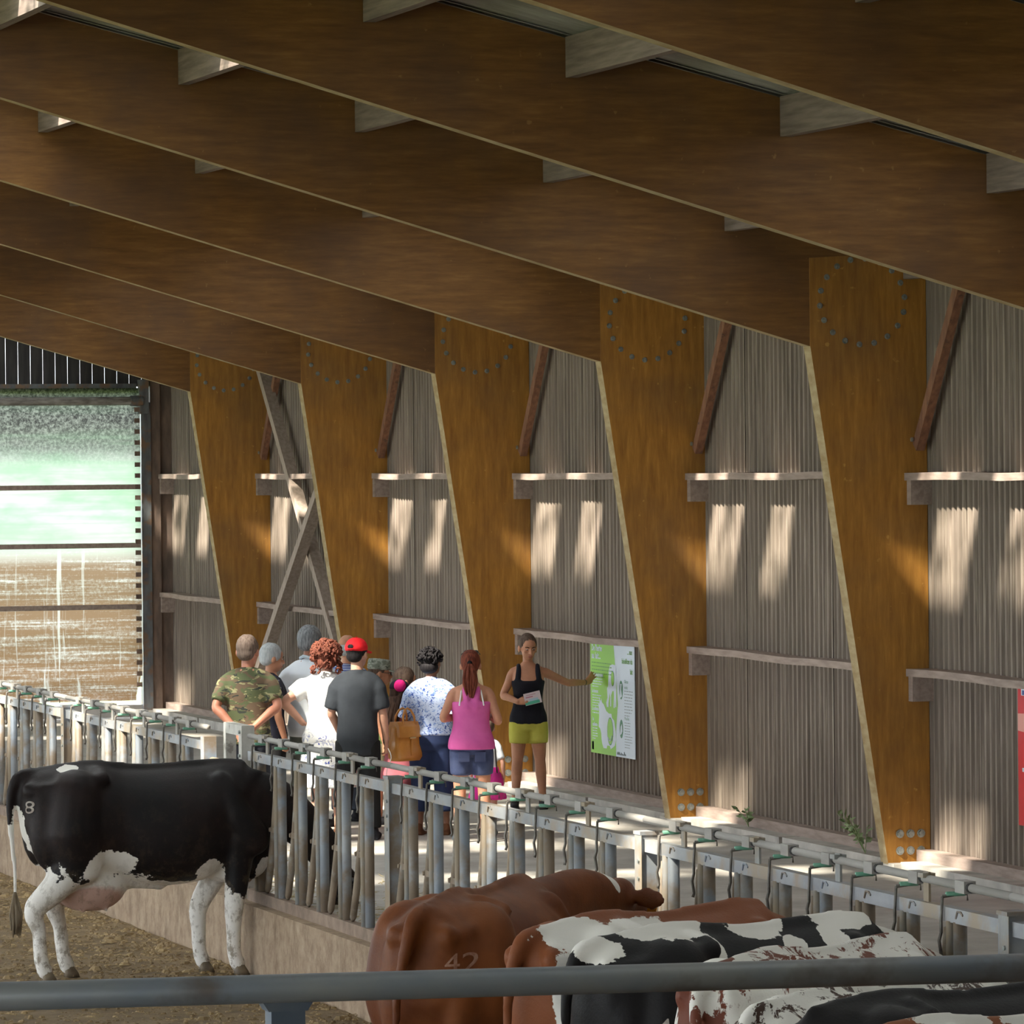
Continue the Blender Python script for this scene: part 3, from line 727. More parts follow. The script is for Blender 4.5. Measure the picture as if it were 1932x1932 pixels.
def cow(label, mat, pos, heading, size=1.0, head='down', neck_turn=0.0, tail_mat=None, tail=True, hindfwd=(0,0), group='cows along the feed fence', thin=0.0, tagc=False, tailside=0.0, voxel=.02, width=1.0, frontfwd=(0,0)):
    e = empty('cow', pos, heading); tag(e, label, 'cow', group)
    m = MB(); K = size; W = width
    # trunk: stations along x; (x, half width, z top, z bottom, squareness)
    st = [(-.885,.075,1.33,1.12), (-.86,.15,1.40,.98), (-.78,.215,1.455,.86), (-.65,.262,1.475,.80), (-.5,.285,1.485,.76), (-.34,.29,1.49,.74),
          (-.2,.285,1.455,.70), (0,.335,1.445,.645), (.2,.365,1.45,.63), (.38,.345,1.46,.655), (.54,.285,1.485,.72), (.66,.245,1.48,.77), (.78,.20,1.42,.83), (.88,.14,1.33,.90), (.94,.07,1.24,.98)]
    rs = []
    for (x, hw, zt, zb) in st:
        ring = []; n = 28; cz = (zt+zb)/2; hz = (zt-zb)/2; hw = hw*W
        for j in range(n):
            a = 2*pi*j/n; c_, s_ = cos(a), sin(a)
            yy = hw*math.copysign(abs(c_)**.86, c_); zz = cz + hz*math.copysign(abs(s_)**.86, s_)
            # narrow the top line toward the spine, fuller low belly
            if s_ > 0: yy *= 1 - .30*s_**2.2
            ring.append((x, yy, zz))
        rs.append(ring)
    m.rings(rs)
    # pelvis: hook and pin bones, sacrum ridge, spine
    for sy in (-1, 1):
        m.limb([(-.36, sy*.10*W, 1.445), (-.34, sy*.225*W, 1.405)], [.045,.045], 10)
        m.limb([(-.34, sy*.225*W, 1.395), (-.62, sy*.19*W, 1.345), (-.84, sy*.125*W, 1.31)], [.048,.05,.05], 10)
        m.ell((-.845, sy*.12*W, 1.325), (.05,.048,.06))
        # shoulder blade and upper arm
        m.limb([(.50, sy*.17*W, 1.34), (.60, sy*.215*W, 1.12), (.72, sy*.20*W, .95)], [.09,.115,.12], 14)
        m.ell((.60, sy*.17, .98), (.17,.10,.25))
        # thigh
        m.limb([(-.52, sy*.16*W, 1.28), (-.55, sy*.17*W, 1.02), (-.50, sy*.175*W, .80)], [.19,.215,.15], 16)
        m.ell((-.70, sy*.145*W, 1.04), (.15,.11,.28))
    m.limb([(-.82,0,1.44), (-.4,0,1.485), (0,0,1.455), (.5,0,1.475), (.68,0,1.45)], [.028,.035,.03,.035,.05], 8)
    # legs
    for i, sy in enumerate((-1, 1)):
        f = hindfwd[i]
        m.limb([(-.52, sy*.17, .86), (-.62+f*.5, sy*.17, .66), (-.735+f, sy*.165, .50), (-.70+f, sy*.16, .36), (-.685+f*1.05, sy*.16, .17), (-.655+f*1.05, sy*.16, .075)],
               [.155,.105,.075,.052,.052,.058], 14)
        m.ell((-.765+f, sy*.165, .535), (.032,.03,.05))
        g_ = frontfwd[i]
        m.limb([(.62, sy*.17, .95), (.64+g_*.4, sy*.165, .70), (.66+g_, sy*.155, .47), (.655+g_, sy*.15, .30), (.66+g_, sy*.15, .15), (.685+g_, sy*.15, .075)],
               [.135,.09,.07,.054,.052,.058], 14)
        m.ell((.67+g_, sy*.155, .47), (.055,.056,.07))
    # brisket
    m.ell((.80,0,.90), (.16,.11,.17)); m.ell((.62,0,.75), (.25,.14,.12))
    # neck, head
    if head == 'down':
        hp = Vector((1.36, neck_turn, .62)); hd = Vector((.34, neck_turn*.4, -.80)).normalized()
        npts = [(.62,0,1.22), (.90,neck_turn*.2,1.17), (1.14,neck_turn*.6,1.0), (hp.x-.02, hp.y, hp.z+.14)]
    elif head == 'level':
        hp = Vector((1.50, neck_turn, 1.28)); hd = Vector((.9, neck_turn*1.2, -.42)).normalized()
        npts = [(.62,0,1.22), (.92,neck_turn*.2,1.27), (1.2,neck_turn*.6,1.33), (hp.x-.03, hp.y, hp.z+.0)]
    else:  # side turned
        hp = Vector((1.38, neck_turn, 1.20)); hd = Vector((.35, math.copysign(.9, neck_turn), -.30)).normalized()
        npts = [(.62,0,1.22), (.92,neck_turn*.15,1.26), (1.18,neck_turn*.5,1.30), (hp.x-.03, hp.y*.9, hp.z+.03)]
    m.limb(npts, [.25,.20,.155,.125], 16, (( 0,1,0), .72))
    side = hd.cross(Vector((0,0,1)));
    if side.length < .1: side = Vector((0,-1,0))
    side.normalize(); upv = side.cross(hd).normalized()
    if upv.z < 0 and head != 'down': upv = -upv
    if head == 'down': upv = -upv if upv.x < 0 else upv
    def hpnt(a, b=0, c=0): return hp + hd*a + upv*b + side*c
    m.limb([hpnt(-.02), hpnt(.14), hpnt(.32,-.012), hpnt(.45,-.02)], [.118,.112,.082,.072], 14, (tuple(side), .88))
    m.ell(hpnt(.0,.06), (.10,.10,.08)); m.ell(hpnt(.47,-.02), (.07,.07,.062))
    m.limb([hpnt(.10,-.07), hpnt(.30,-.075), hpnt(.42,-.06)], [.065,.05,.045], 10)
    for sy in (-1, 1):
        root = hpnt(.0,.045, sy*.10); tip = hpnt(.02,.03, sy*.29)
        m.limb([root, root.lerp(tip, .35), root.lerp(tip, .75), tip], [.03,.068,.062,.02], 12, (tuple(hd), .35))
    if head == 'down':
        pass
    # udder
    m.ell((-.40, 0, .65), (.27,.18,.19)); m.ell((-.55,0,.70), (.13,.16,.19))
    for sx, sy in ((-.30,-1),(-.30,1),(-.47,-1),(-.47,1)):
        m.limb([(sx, sy*.085, .56), (sx, sy*.09, .465)], [.024,.016], 8, sub=2)
    m.limb([(-.12,0,.66),(.12,.02,.625)], [.05,.03], 8)
    if tail:
        t0 = [(-.80,0,1.43), (-.90,tailside*.2,1.40), (-.955,tailside*.5,1.25), (-.95,tailside,1.02), (-.93,tailside*1.1,.78), (-.93,tailside*1.1,.58)]
        m.limb(t0, [.05,.045,.034,.026,.02,.017], 10)
    m.v = [(x*K, y*K, z*K) for x, y, z in m.v]
    b = m.obj('body', mat, e); bake(b, voxel, 9)
    # hooves
    for i, sy in enumerate((-1, 1)):
        for (hx, hy) in ((-.635+hindfwd[i]*1.05, .16), (.70+frontfwd[i], .15)):
            h = MB()
            for cl in (-1, 1):
                h.loft([(0,.052,.024,.012,cl*.028),(.03,.047,.024,.006,cl*.027),(.075,.036,.024,-.012,cl*.025)], 12, 2.4)
            h.v = [((x+hx)*K, (y+sy*hy)*K, z*K) for x, y, z in h.v]; h.obj('hoof', HOOF, e, True)
    if tail:
        r = random.Random(hash(label) % 1000); sw = MB()
        for q in range(22):
            a = r.uniform(0, 2*pi); rr = r.uniform(.01,.045)
            sw.tube([(-.93, tailside*1.1, .62), (-.93+cos(a)*rr, tailside*1.1+sin(a)*rr, .46), (-.93+cos(a)*rr*.9, tailside*1.1+sin(a)*rr*.9, .33+r.uniform(-.03,.04))], [.012,.013,.004], 5)
        sw.v = [(x*K, y*K, z*K) for x, y, z in sw.v]; sw.obj('tail_switch', tail_mat or mat, e, True)
    for sy in (-1, 1):
        ev = MB().ell(hpnt(.13,.05, sy*.088), (.02,.02,.02), None, 10, 7); ev.v = [(x*K, y*K, z*K) for x, y, z in ev.v]; ev.obj('eye', EYEB, e, True)
        if tagc:
            c_ = hpnt(.02,-.02, sy*.2); t_ = MB()
            a_, b_ = side*.028, upv*.04
            t_.add([c_-a_-b_+hd*.03, c_+a_-b_+hd*.03, c_+a_+b_+hd*.03, c_-a_+b_+hd*.03, c_-a_-b_+hd*.034, c_+a_-b_+hd*.034, c_+a_+b_+hd*.034, c_-a_+b_+hd*.034],
                   [(0,3,2,1),(4,5,6,7),(0,1,5,4),(1,2,6,5),(2,3,7,6),(3,0,4,7)])
            t_.v = [(x*K, y*K, z*K) for x, y, z in t_.v]; t_.obj('ear_tag', TAG, e)
    e['b'] = b.name; del e['b']
    return e, b
def brand(txt, e, body, y, z, size, back=True, K=1.0, mat=None, x=-1.3, dirv=None, xoff=0, rot=0):
    """freeze brand: numerals laid on the coat by casting every vertex onto the body"""
    c = bpy.data.curves.new('brand', 'FONT'); c.body = txt; c.size = size; c.align_x = 'CENTER'; c.offset = .0; c.resolution_u = 4
    o = bpy.data.objects.new('brand', c); COL.objects.link(o); dg = bpy.context.evaluated_depsgraph_get()
    me = bpy.data.meshes.new_from_object(o.evaluated_get(dg)); bpy.data.objects.remove(o)
    import bmesh
    bmm = bmesh.new(); bmm.from_mesh(me); bmesh.ops.triangulate(bmm, faces=bmm.faces)
    for _ in range(2):
        le = [ed for ed in bmm.edges if ed.calc_length() > .02]
        if le: bmesh.ops.subdivide_edges(bmm, edges=le, cuts=1)
    from mathutils.bvhtree import BVHTree
    bt = BVHTree.FromPolygons([v.co for v in body.data.vertices], [p.vertices[:] for p in body.data.polygons])
    cs, sn = cos(rot), sin(rot)
    for v in bmm.verts:
        tx, tz = v.co.x*cs - v.co.y*sn, v.co.x*sn + v.co.y*cs
        if dirv == 'side': org = Vector((xoff + tx, y, z + tz)); dr = Vector((0, -math.copysign(1, y), 0))
        else: org = Vector((x, y - tx, z + tz)); dr = Vector((1, 0, 0))
        hit = bt.ray_cast(org, dr, 3)
        if hit[0] is not None: v.co = hit[0] - dr*.004 + hit[1]*.002
        else: v.co = org + dr*.5
    bmm.to_mesh(me); bmm.free(); me.materials.clear(); me.materials.append(mat)
    o = bpy.data.objects.new('brand', me); COL.objects.link(o); o.parent = e; return o
BRANDM = M2('brand_hair_white', (.50,.46,.42), (.30,.24,.21), sc=30, rough=.8)
BRANDR = M2('brand_hair_pink', (.45,.27,.20), (.28,.13,.08), sc=30, rough=.8)
WHITEH = (.80,.77,.72)
BLACKH = (.008,.0068,.008)
# large black cow, in profile, head through the barrier
HOL = coat('black_coat_white_belly', BLACKH, WHITEH,
   [((-.30,0,.50),(.45,.5,.27)), ((.02,0,.60),(.90,.22,.135)), ((.60,0,.24),(.42,.5,.38)), ((-.68,0,.32),(.32,.6,.50)), ((-.90,0,.80),(.12,.13,.45)), ((.42,-.2,.72),(.11,.3,.12)),
    ((-.30,-.3,.77),(.20,.2,.14)), ((-.57,-.1,1.5),(.085,.07,.05)), ((.85,0,.72),(.10,.2,.1))],
   nscale=8, namp=.55, base2=(.016,.009,.009), dirt=.8, pink=[((-.42,0,.60),(.26,.2,.15))])
hol, hb = cow('large black cow with white belly, udder and legs, standing in profile', HOL, (7.97, 36.5, -.49), 0.0, 1.07, 'down', 0.0, M2('muddy_tail_hair', (.12,.085,.05), (.25,.20,.14), (3,3,.5), 12, rough=.85), True, (-.09,.12), tailside=-.03, frontfwd=(-.07,-.25))
brand('8', hol, hb, -.17, 1.25, .13, mat=BRANDM, x=-1.4)
# row of cows in the foreground
RED1 = coat('deep_red_brown_coat', (.115,.032,.010), WHITEH, [((1.40,0,1.45),(.05,.4,.12)), ((-.80,-.02,.45),(.12,.14,.35)), ((1.05,.05,1.30),(.03,.2,.08))], nscale=4, namp=.35, base2=(.21,.066,.018), dirt=.35)
c1, b1 = cow('red-brown cow branded 42 seen from behind, its head at the feed barrier', RED1, (7.24, 25.05, -.49), radians(55), 1.07, 'level', -.22, None, True, (.0,.04), tagc=True, tailside=.09, width=1.05)
brand('42', c1, b1, -.20, 1.235, .14, mat=BRANDR, x=-1.4)
ROAN1 = coat('chestnut_white_coat', (.22,.068,.025), WHITEH, [((-.30,-.26,1.34),(.55,.3,.17)), ((-.66,-.12,1.44),(.20,.2,.09)), ((-.2,-.32,1.20),(.35,.2,.25)), ((.25,-.3,1.26),(.45,.3,.13)), ((.1,-.3,1.0),(.4,.3,.4)), ((-.80,-.2,1.0),(.10,.10,.4)), ((-.60,.0,.5),(.3,.4,.3)), ((.7,0,.4),(.4,.4,.4))], [((-.62,-.26,1.14),(.15,.2,.16)), ((.35,0,1.56),(.9,.20,.085)), ((-.40,-.26,1.30),(.04,.1,.09))], nscale=5, namp=.85, dirt=.25)
c2, b2 = cow('chestnut and white cow between the brown cow 42 and the black and white cow', ROAN1, (7.73, 23.56, -.49), radians(29), 1.06, 'down', 0, None, True, (.02,-.03), tailside=.06, width=1.02)
BW1 = coat('black_coat_white_saddle', BLACKH, WHITEH, [((-.48,-.04,1.505),(.24,.25,.06)), ((-.84,0,1.42),(.10,.2,.07)), ((-.27,-.2,1.42),(.05,.14,.11)), ((.04,-.06,1.48),(.16,.25,.06)), ((.17,-.24,1.40),(.06,.14,.10)), ((.40,-.2,1.38),(.07,.2,.13)), ((.54,0,1.49),(.20,.25,.06)), ((.90,0,1.35),(.2,.2,.2)), ((-.6,0,.3),(.3,.3,.4)), ((.7,0,.3),(.3,.3,.4))], nscale=8, namp=.6, dirt=.2)
c3, b3 = cow('black and white cow with a white saddle patch, branded on the rump', BW1, (7.90, 22.78, -.49), radians(18), 1.06, 'down', 0, None, True, (0,.04), tailside=.05)
brand('430', c3, b3, -1.0, 1.10, .13, mat=BRANDM, dirv='side', xoff=-.66)
ROAN2 = coat('red_white_speckled_coat', WHITEH, (.16,.045,.025), [((.35,0,1.54),(.8,.12,.075)), ((-.85,.1,1.1),(.12,.2,.3)), ((-.72,0,1.5),(.12,.2,.07))], nscale=9, namp=.9, roan=(7,.53), dirt=.3)
c4, b4 = cow('white cow freckled red-brown, its back just above the foreground rail', ROAN2, (8.00, 21.98, -.49), radians(34), 1.03, 'down', 0, None, True, (0,.03), tailside=-.04)
ROAN3 = coat('white_dark_flecked_coat', WHITEH, (.07,.04,.03), [((-.8,.2,1.0),(.2,.2,.4))], nscale=8, namp=.7, roan=(8,.54), dirt=.35)
c5, b5 = cow('white cow with dark speckled rump, below the rail', ROAN3, (7.98, 21.0, -.49), radians(25), .975, 'down', 0, None, True, (0,.03), tailside=.04)
BLK2 = coat('plain_black_coat', BLACKH, WHITEH, [], nscale=4, dirt=.15, base2=(.012,.010,.011))
c6, b6 = cow('plain black cow below the rail at the lower right', BLK2, (8.02, 20.22, -.49), radians(17), 1.01, 'down', 0, None, False, (0,.03))
CH2 = coat('chestnut_coat_white_patches', (.26,.085,.03), WHITEH, [((-.28,-.1,1.46),(.22,.3,.14)), ((.10,-.1,1.44),(.18,.3,.14)), ((.5,-.1,1.42),(.3,.3,.2))], nscale=8, namp=.9, dirt=.15)
c7, b7 = cow('chestnut cow with white back patches in the bottom right corner', CH2, (7.92, 19.48, -.49), radians(16), .99, 'down', 0, None, False, (0,.03))
# ------------------------------------------------------------------ people
def skin(name, c, c2=None): return M2(name, c, c2 or tuple(x*.82 for x in c), sc=9, rough=.5, spec=.4)
SK_TAN = skin('tanned_skin', (.56,.26,.155)); SK_FAIR = skin('fair_skin', (.60,.32,.23)); SK_RED = skin('ruddy_skin', (.50,.21,.14)); SK_BR = skin('brown_skin', (.25,.12,.075)); SK_PALE = skin('pale_skin', (.66,.40,.31))
def hairm(n, a, b): return M2(n, a, b, (2.5,2.5,.5), 26, 4, .35, .6, .65, bump=.7, bd=.006, spec=.15)
H_GREY = hairm('grey_hair', (.12,.125,.135), (.26,.27,.29)); H_BROWNGREY = hairm('cropped_brown_grey_hair', (.10,.07,.06), (.16,.12,.10)); H_WHITE = hairm('white_hair', (.50,.52,.54), (.36,.38,.40))
H_AUBURN = hairm('auburn_hair', (.08,.018,.012), (.19,.05,.028)); H_COPPER = hairm('curly_copper_hair', (.11,.032,.024), (.25,.085,.055)); H_BLACK = hairm('black_hair', (.006,.005,.006), (.014,.012,.014)); H_DKBR = hairm('dark_brown_hair', (.03,.016,.012), (.065,.035,.025)); H_BROWN = hairm('brown_hair', (.07,.045,.035), (.13,.09,.07))
def cloth(name, a, b=None, sc=5, rough=.85, bump=.35, third=None, spec=.2):
    return M2(name, a, b or tuple(x*.8 for x in a), (1,1,1), sc, 4, .35, .65, rough, bump=bump, bd=.03, spec=spec, third=third, rnd=False)
def camo_mat():
    m = Mt('camouflage_cotton', .85, 0, .2); m.P(False)
    f1 = m.noise((1,1,2.3), 4.2, 3, .5, .8); f2 = m.noise((1.2,1,3.2), 6.0, 3, .5, 1.2); f3 = m.noise((1,1.3,2.6), 7.5, 3, .5, 1.0)
    c = m.ramp(f1, [(0, (.12,.085,.058)), (.47, (.12,.085,.058)), (.475, (.085,.10,.052))])
    c = m.mix(m.ramp(f2, [(.58, 0.0), (.59, 1.0)]), c, (.25,.235,.13)); c = m.mix(m.ramp(f3, [(.62, 0.0), (.63, 1.0)]), c, (.035,.04,.035))
    m.color(c); m.bump(m.noise((1,1,1), 5, 3), .4, .03); return m.m
def print_mat(name, base, ink_, sc, thr, grad=None, ink2=None):
    m = Mt(name, .8, 0, .2); P = m.P(False)
    vo = m.n('ShaderNodeTexVoronoi'); vo.inputs['Scale'].default_value = sc
    nz = m.n('ShaderNodeTexNoise'); nz.inputs['Scale'].default_value = sc*.9; m.l(P, nz.inputs['Vector'])
    va = m.n('ShaderNodeVectorMath', operation='ADD'); ms = m.n('ShaderNodeVectorMath', operation='SCALE'); ms.inputs['Scale'].default_value = .12
    m.l(nz.outputs['Color'], ms.inputs[0]); m.l(P, va.inputs[0]); m.l(ms.outputs[0], va.inputs[1]); m.l(va.outputs[0], vo.inputs['Vector'])
    f = m.ramp(vo.outputs['Distance'], [(thr, 1.0), (thr+.03, 0.0)])
    n2 = m.noise((1,1,1), sc*1.7, 4, .6, 1.5); f2 = m.ramp(n2, [(.55, 0.0), (.58, 1.0)])
    f = m.math('MULTIPLY', f, f2)
    if grad:
        z = m.sep(P)[2]; f = m.math('MULTIPLY', f, m.ramp(z, [(grad[0], 1.0), (grad[1], .12)]))
    c = m.mix(f, base, ink_)
    if ink2:
        f3 = m.ramp(m.noise((1,1,1), sc*1.2, 4, .6, 2.0), [(.56, 0.0), (.585, .8)])
        if grad: f3 = m.math('MULTIPLY', f3, m.ramp(m.sep(P)[2], [(grad[0], 1.0), (grad[1], .05)]))
        c = m.mix(f3, c, ink2)
    m.color(c); m.bump(m.noise((1,1,1), 5, 3), .35, .03); return m.m
def stripe_mat(name, a, b, freq):
    m = Mt(name, .8, 0, .2); z = m.sep(m.P(False))[2]
    s_ = m.math('SINE', m.math('MULTIPLY', z, freq)); m.color(m.mix(m.ramp(s_, [(.45, 0.0), (.55, 1.0)]), a, b)); return m.m

T_M = [(.80,.145,.10,0),(.88,.165,.118,-.01),(.95,.165,.115,-.005),(1.05,.158,.108,0),(1.15,.160,.108,0),(1.27,.178,.118,0),(1.36,.182,.112,0),(1.41,.165,.092,0),(1.445,.115,.075,0),(1.48,.07,.062,0)]
T_F = [(.80,.148,.10,-.005),(.87,.172,.122,-.012),(.94,.170,.115,-.008),(1.02,.146,.10,0),(1.10,.130,.092,0),(1.19,.138,.10,.008),(1.28,.155,.118,.014),(1.36,.160,.098,.005),(1.41,.140,.080,0),(1.445,.095,.066,0),(1.48,.058,.055,0)]
def lerp_table(T, z):
    if z <= T[0][0]: return T[0][1:]
    for a, b in zip(T, T[1:]):
        if z <= b[0]:
            t = (z-a[0])/(b[0]-a[0]); return tuple(a[i]*(1-t)+b[i]*t for i in range(1, 4))
    return T[-1][1:]
def hand(m, wr, d, nrm, curl=.5, side=1, sc=1.0, thumb=.7):
    """palm, four fingers and a thumb; d points along the hand, nrm out of the palm"""
    wr = Vector(wr); d = Vector(d).normalized(); nrm = Vector(nrm); nrm = (nrm - d*nrm.dot(d)).normalized(); l = d.cross(nrm)*side
    P = lambda a, b, c: wr + d*a*sc + l*b*sc + nrm*c*sc
    m.limb([P(-.01,0,0), P(.03,0,.0), P(.085,0,.002)], [.030*sc, .040*sc, .043*sc], 14, (tuple(nrm), .42))
    for i, (off, ln) in enumerate(((.032,.072),(.011,.082),(-.011,.076),(-.031,.060))):
        p = P(.082,off,0); pts = [p]; dd = d.copy(); ax = dd.cross(nrm)
        for sgm in range(3):
            rot = Matrix.Rotation(-curl*(.55+.25*sgm)*(1+.08*i), 3, dd.cross(nrm).normalized() * -1)
            dd = rot @ dd; spread = l*(off*(.5 if curl > .2 else 7.0)); pts.append(pts[-1] + (dd + spread*.8).normalized()*ln*sc*(.42,.33,.25)[sgm])
        m.limb(pts, [.0105*sc, .0098*sc, .009*sc, .0078*sc], 8, sub=2)
    m.limb([P(.012,.026,.006), P(.045,.052*1.0,.012*(1+thumb)), P(.075,.062,.018*(1+thumb)), P(.098,.060,.022*(1+thumb*1.3))], [.015*sc,.0125*sc,.011*sc,.009*sc], 8, sub=2)
class Person:
    def __init__(s, label, pos, heading, h, male=True, w=1.0, skin=SK_FAIR, arms=None, head=(0,0), stance=.0, voxel=.009, legs=None, feet=None, lean=0.0, handsc=1.0, hs=1.12):
        s.e = empty('person', (pos[0], pos[1], 0.0), -radians(heading)); tag(s.e, label, 'person'); s.s = h/1.75; s.T = T_M if male else T_F; s.w = w; s.male = male; s.hs = hs
        k = 1/s.s; s.arm = {}
        sh = (.168 if male else .145)*w
        dflt = {1: ((.235,-.02,1.10),(.25,.04,.87),(0,.1,-1),(-1,0,0),.5), -1: ((-.235,-.02,1.10),(-.25,.04,.87),(0,.1,-1),(1,0,0),.5)}
        for sd in (1, -1):
            a = (arms or {}).get(sd)
            if a: e_, w_, hd, hn, cu = a; e_ = Vector(e_)*k; w_ = Vector(w_)*k
            else: e_, w_, hd, hn, cu = dflt[sd]; e_ = Vector(e_); w_ = Vector(w_); e_.x *= w; w_.x *= w
            s.arm[sd] = (Vector((sd*sh, 0, 1.385)), e_, w_, Vector(hd), Vector(hn), cu)
        s.hip = [(-.088-stance*.3, 0, .88), (.088+stance*.3, 0, .88)]
        lg = legs or {}
        s.leg = {sd: [Vector((sd*.088*max(1,w*.95), 0, .88)), Vector(lg.get(sd, [(sd*(.095+stance*.5), .012, .49)])[0]), Vector((lg[sd][1] if sd in lg else (sd*(.10+stance), -.015, .085)))] for sd in (1, -1)}
        m = MB(); f = .92 if not male else 1.0; aw = 1+(w-1)*.8
        st = [(z, hw*w, hd_*w, 0, cy) for z, hw, hd_, cy in s.T]
        m.loft(st, 24, 2.3)
        for sd in (1, -1): m.limb([(sd*.04,-.006,1.43), (sd*(.04+sh)/2,-.004,1.408), (sd*sh,0,1.385)], [.040,.042,.044], 12)
        m.limb([(0,-.012,1.40),(0,-.006,1.47),(0,.006,1.57)], [.062*f,.056*f,.055*f], 16)
        for sd in (1, -1):
            S0, E, W, hd_, hn, cu = s.arm[sd]
            m.limb([S0 - Vector((sd*.03,0,-.0)), S0 + (E-S0)*.12, S0 + (E-S0)*.5, E, E + (W-E)*.3, W], [x*f*aw for x in (.052,.054,.046,.039,.041,.027)], 14)
            hand(m, W, hd_, hn, cu, sd, .98*f*k*s.s*handsc)
            H_, Kn, A = s.leg[sd]
            m.limb([H_ - Vector((0,0,.0)), H_.lerp(Kn,.4), Kn, Kn.lerp(A,.32) + Vector((0,-.018,0)), A.lerp(Kn,.22), A], [x*aw*(1.04 if not male else 1) for x in (.088,.080,.052,.053,.037,.036)], 16)
            m.limb([A + Vector((0,-.035,-.045)), A + Vector((sd*.01,.06,-.052)), A + Vector((sd*.018,.145,-.06))], [.036,.040,.032], 12, ((0,0,1), .75))
        # head
        s.HM = Matrix.Translation((0, .018, 1.632)) @ Matrix.Rotation(-radians(head[0]), 4, 'Z') @ Matrix.Rotation(-radians(head[1]), 4, 'X') @ Matrix.Scale(hs, 4)
        n0 = len(m.v)
        m.ell((0,-.012,.022), (.076,.094,.098)); m.ell((0,.030,-.042), (.058,.062,.076)); m.ell((0,.060,-.088), (.028,.024,.022))
        m.ell((0,.055,.035), (.058,.036,.045))
        for sd in (1, -1):
            m.ell((sd*.036,.066,-.022), (.022,.018,.020)); m.ell((sd*.079,-.006,-.012), (.011,.019,.032), Matrix.Rotation(sd*.35, 3, 'Z'))
        m.limb([(0,.088,.012),(0,.104,-.012),(0,.110,-.028)], [.009,.011,.014], 8); m.ell((0,.097,-.030),(.019,.013,.010))
        m.ell((0,.088,-.058), (.024,.011,.007)); m.ell((0,.086,-.069), (.020,.011,.008))
        m.xf(s.HM, n0)
        m.v = [(x*s.s, y*s.s, z*s.s) for x, y, z in m.v]
        s.body = m.obj('body', skin, s.e); bake(s.body, voxel, 3)
        for sd in (1, -1):
            s.headpart('eye', lambda q: q.ell((sd*.031,.083,.002), (.0115,.0080,.0042), None, 10, 7), EYEW); s.headpart('iris', lambda q: q.ell((sd*.031,.0895,.001), (.0062,.0028,.0046), None, 8, 6), EYEB)
            s.headpart('eyebrow', lambda q: q.limb([(sd*.015,.093,.020),(sd*.032,.092,.025),(sd*.05,.080,.021)], [.0035,.004,.002], 6, sub=2), H_DKBR)
        s.headpart('lips', lambda q: q.ell((0,.0945,-.064), (.0215,.0065,.0075)), LIPS)
    def fin(s, m, name, mat, vox=.014, sm=5):
        m.v = [(x*s.s, y*s.s, z*s.s) for x, y, z in m.v]
        o = m.obj(name, mat, s.e)
        if vox: bake(o, vox, sm)
        return o
    def headpart(s, name, fn, mat, vox=0, sm=3, label=None):
        m = MB(); fn(m); m.xf(s.HM); m.v = [(x*s.s, y*s.s, z*s.s) for x, y, z in m.v]
        o = m.obj(name, mat, s.e, True)
        if vox: bake(o, vox, sm)
        if label: o['label'] = label
        return o
    def torso(s, m, z0, z1, fit, flare=0.0, blouse=0.0):
        zs = [z0 + (z1-z0)*i/14 for i in range(15)]; st = []
        for z in zs:
            hw, hd_, cy = lerp_table(s.T, z); g = fit + flare*max(0, (1.02-z))*1.0
            if blouse: g += blouse*max(0, 1-abs(z-(z0+.12))/.16)
            st.append((z, hw*s.w+g, hd_*s.w+g*.9, 0, cy))
        m.loft(st, 28, 2.3)
    def shirt(s, mat, z0=.86, sleeve=.6, fit=.016, flare=.05, name='shirt', z1=1.45, sfit=.016, blouse=0.0, neck=True):
        m = MB(); s.torso(m, z0, z1, fit, flare, blouse)
        if neck: m.limb([(0,-.012,1.425),(0,-.010,1.445)], [.078,.074], 16)
        for sd in (1, -1):
            S_ = s.arm[sd][0]; m.limb([(sd*.045,-.008,1.432), (sd*(.045+S_.x*sd)/2,-.006,1.420), S_], [.060,.062,.060], 12)
        for sd in (1, -1):
            S0, E, W, *_ = s.arm[sd]; pts = [S0 - Vector((sd*.035,0,0)), S0 + (E-S0)*.1]; r = [.058, .064+sfit*.3]; n = 4; L = sleeve
            for i in range(1, n+1):
                t = L*i/n
                p = S0.lerp(E, t) if t <= 1 else E.lerp(W, t-1); pts.append(p); r.append((.060 if t < .4 else .054 if t < .8 else .050 if t < 1.2 else .042)+sfit)
            aw = 1+(s.w-1)*.6; m.tube(pts, [q*aw*(.93 if not s.male else 1) for q in r], 16)
        return s.fin(m, name, mat)
    def tank(s, mat, z0=.84, fit=.008, flare=.02, strap=.105, name='tank_top', racer=False):
        m = MB(); s.torso(m, z0, 1.30, fit, flare)
        for sd in (1, -1):
            x = strap*(.95 if not racer else .62)
            m.limb([(sd*x*1.05,.062,1.26),(sd*x,.086,1.33),(sd*x*.95,.055,1.425),(sd*x*.95,.0,1.445),(sd*x*.95,-.058,1.41),(sd*x*(.7 if racer else 1),-.095,1.33),(sd*x*(.6 if racer else 1.08),-.098,1.24)], [.042,.034,.026,.024,.027,.034,.042], 12)
        if racer: m.ell((0,-.085,1.32), (.075,.026,.11))
        return s.fin(m, name, mat, .011, 4)
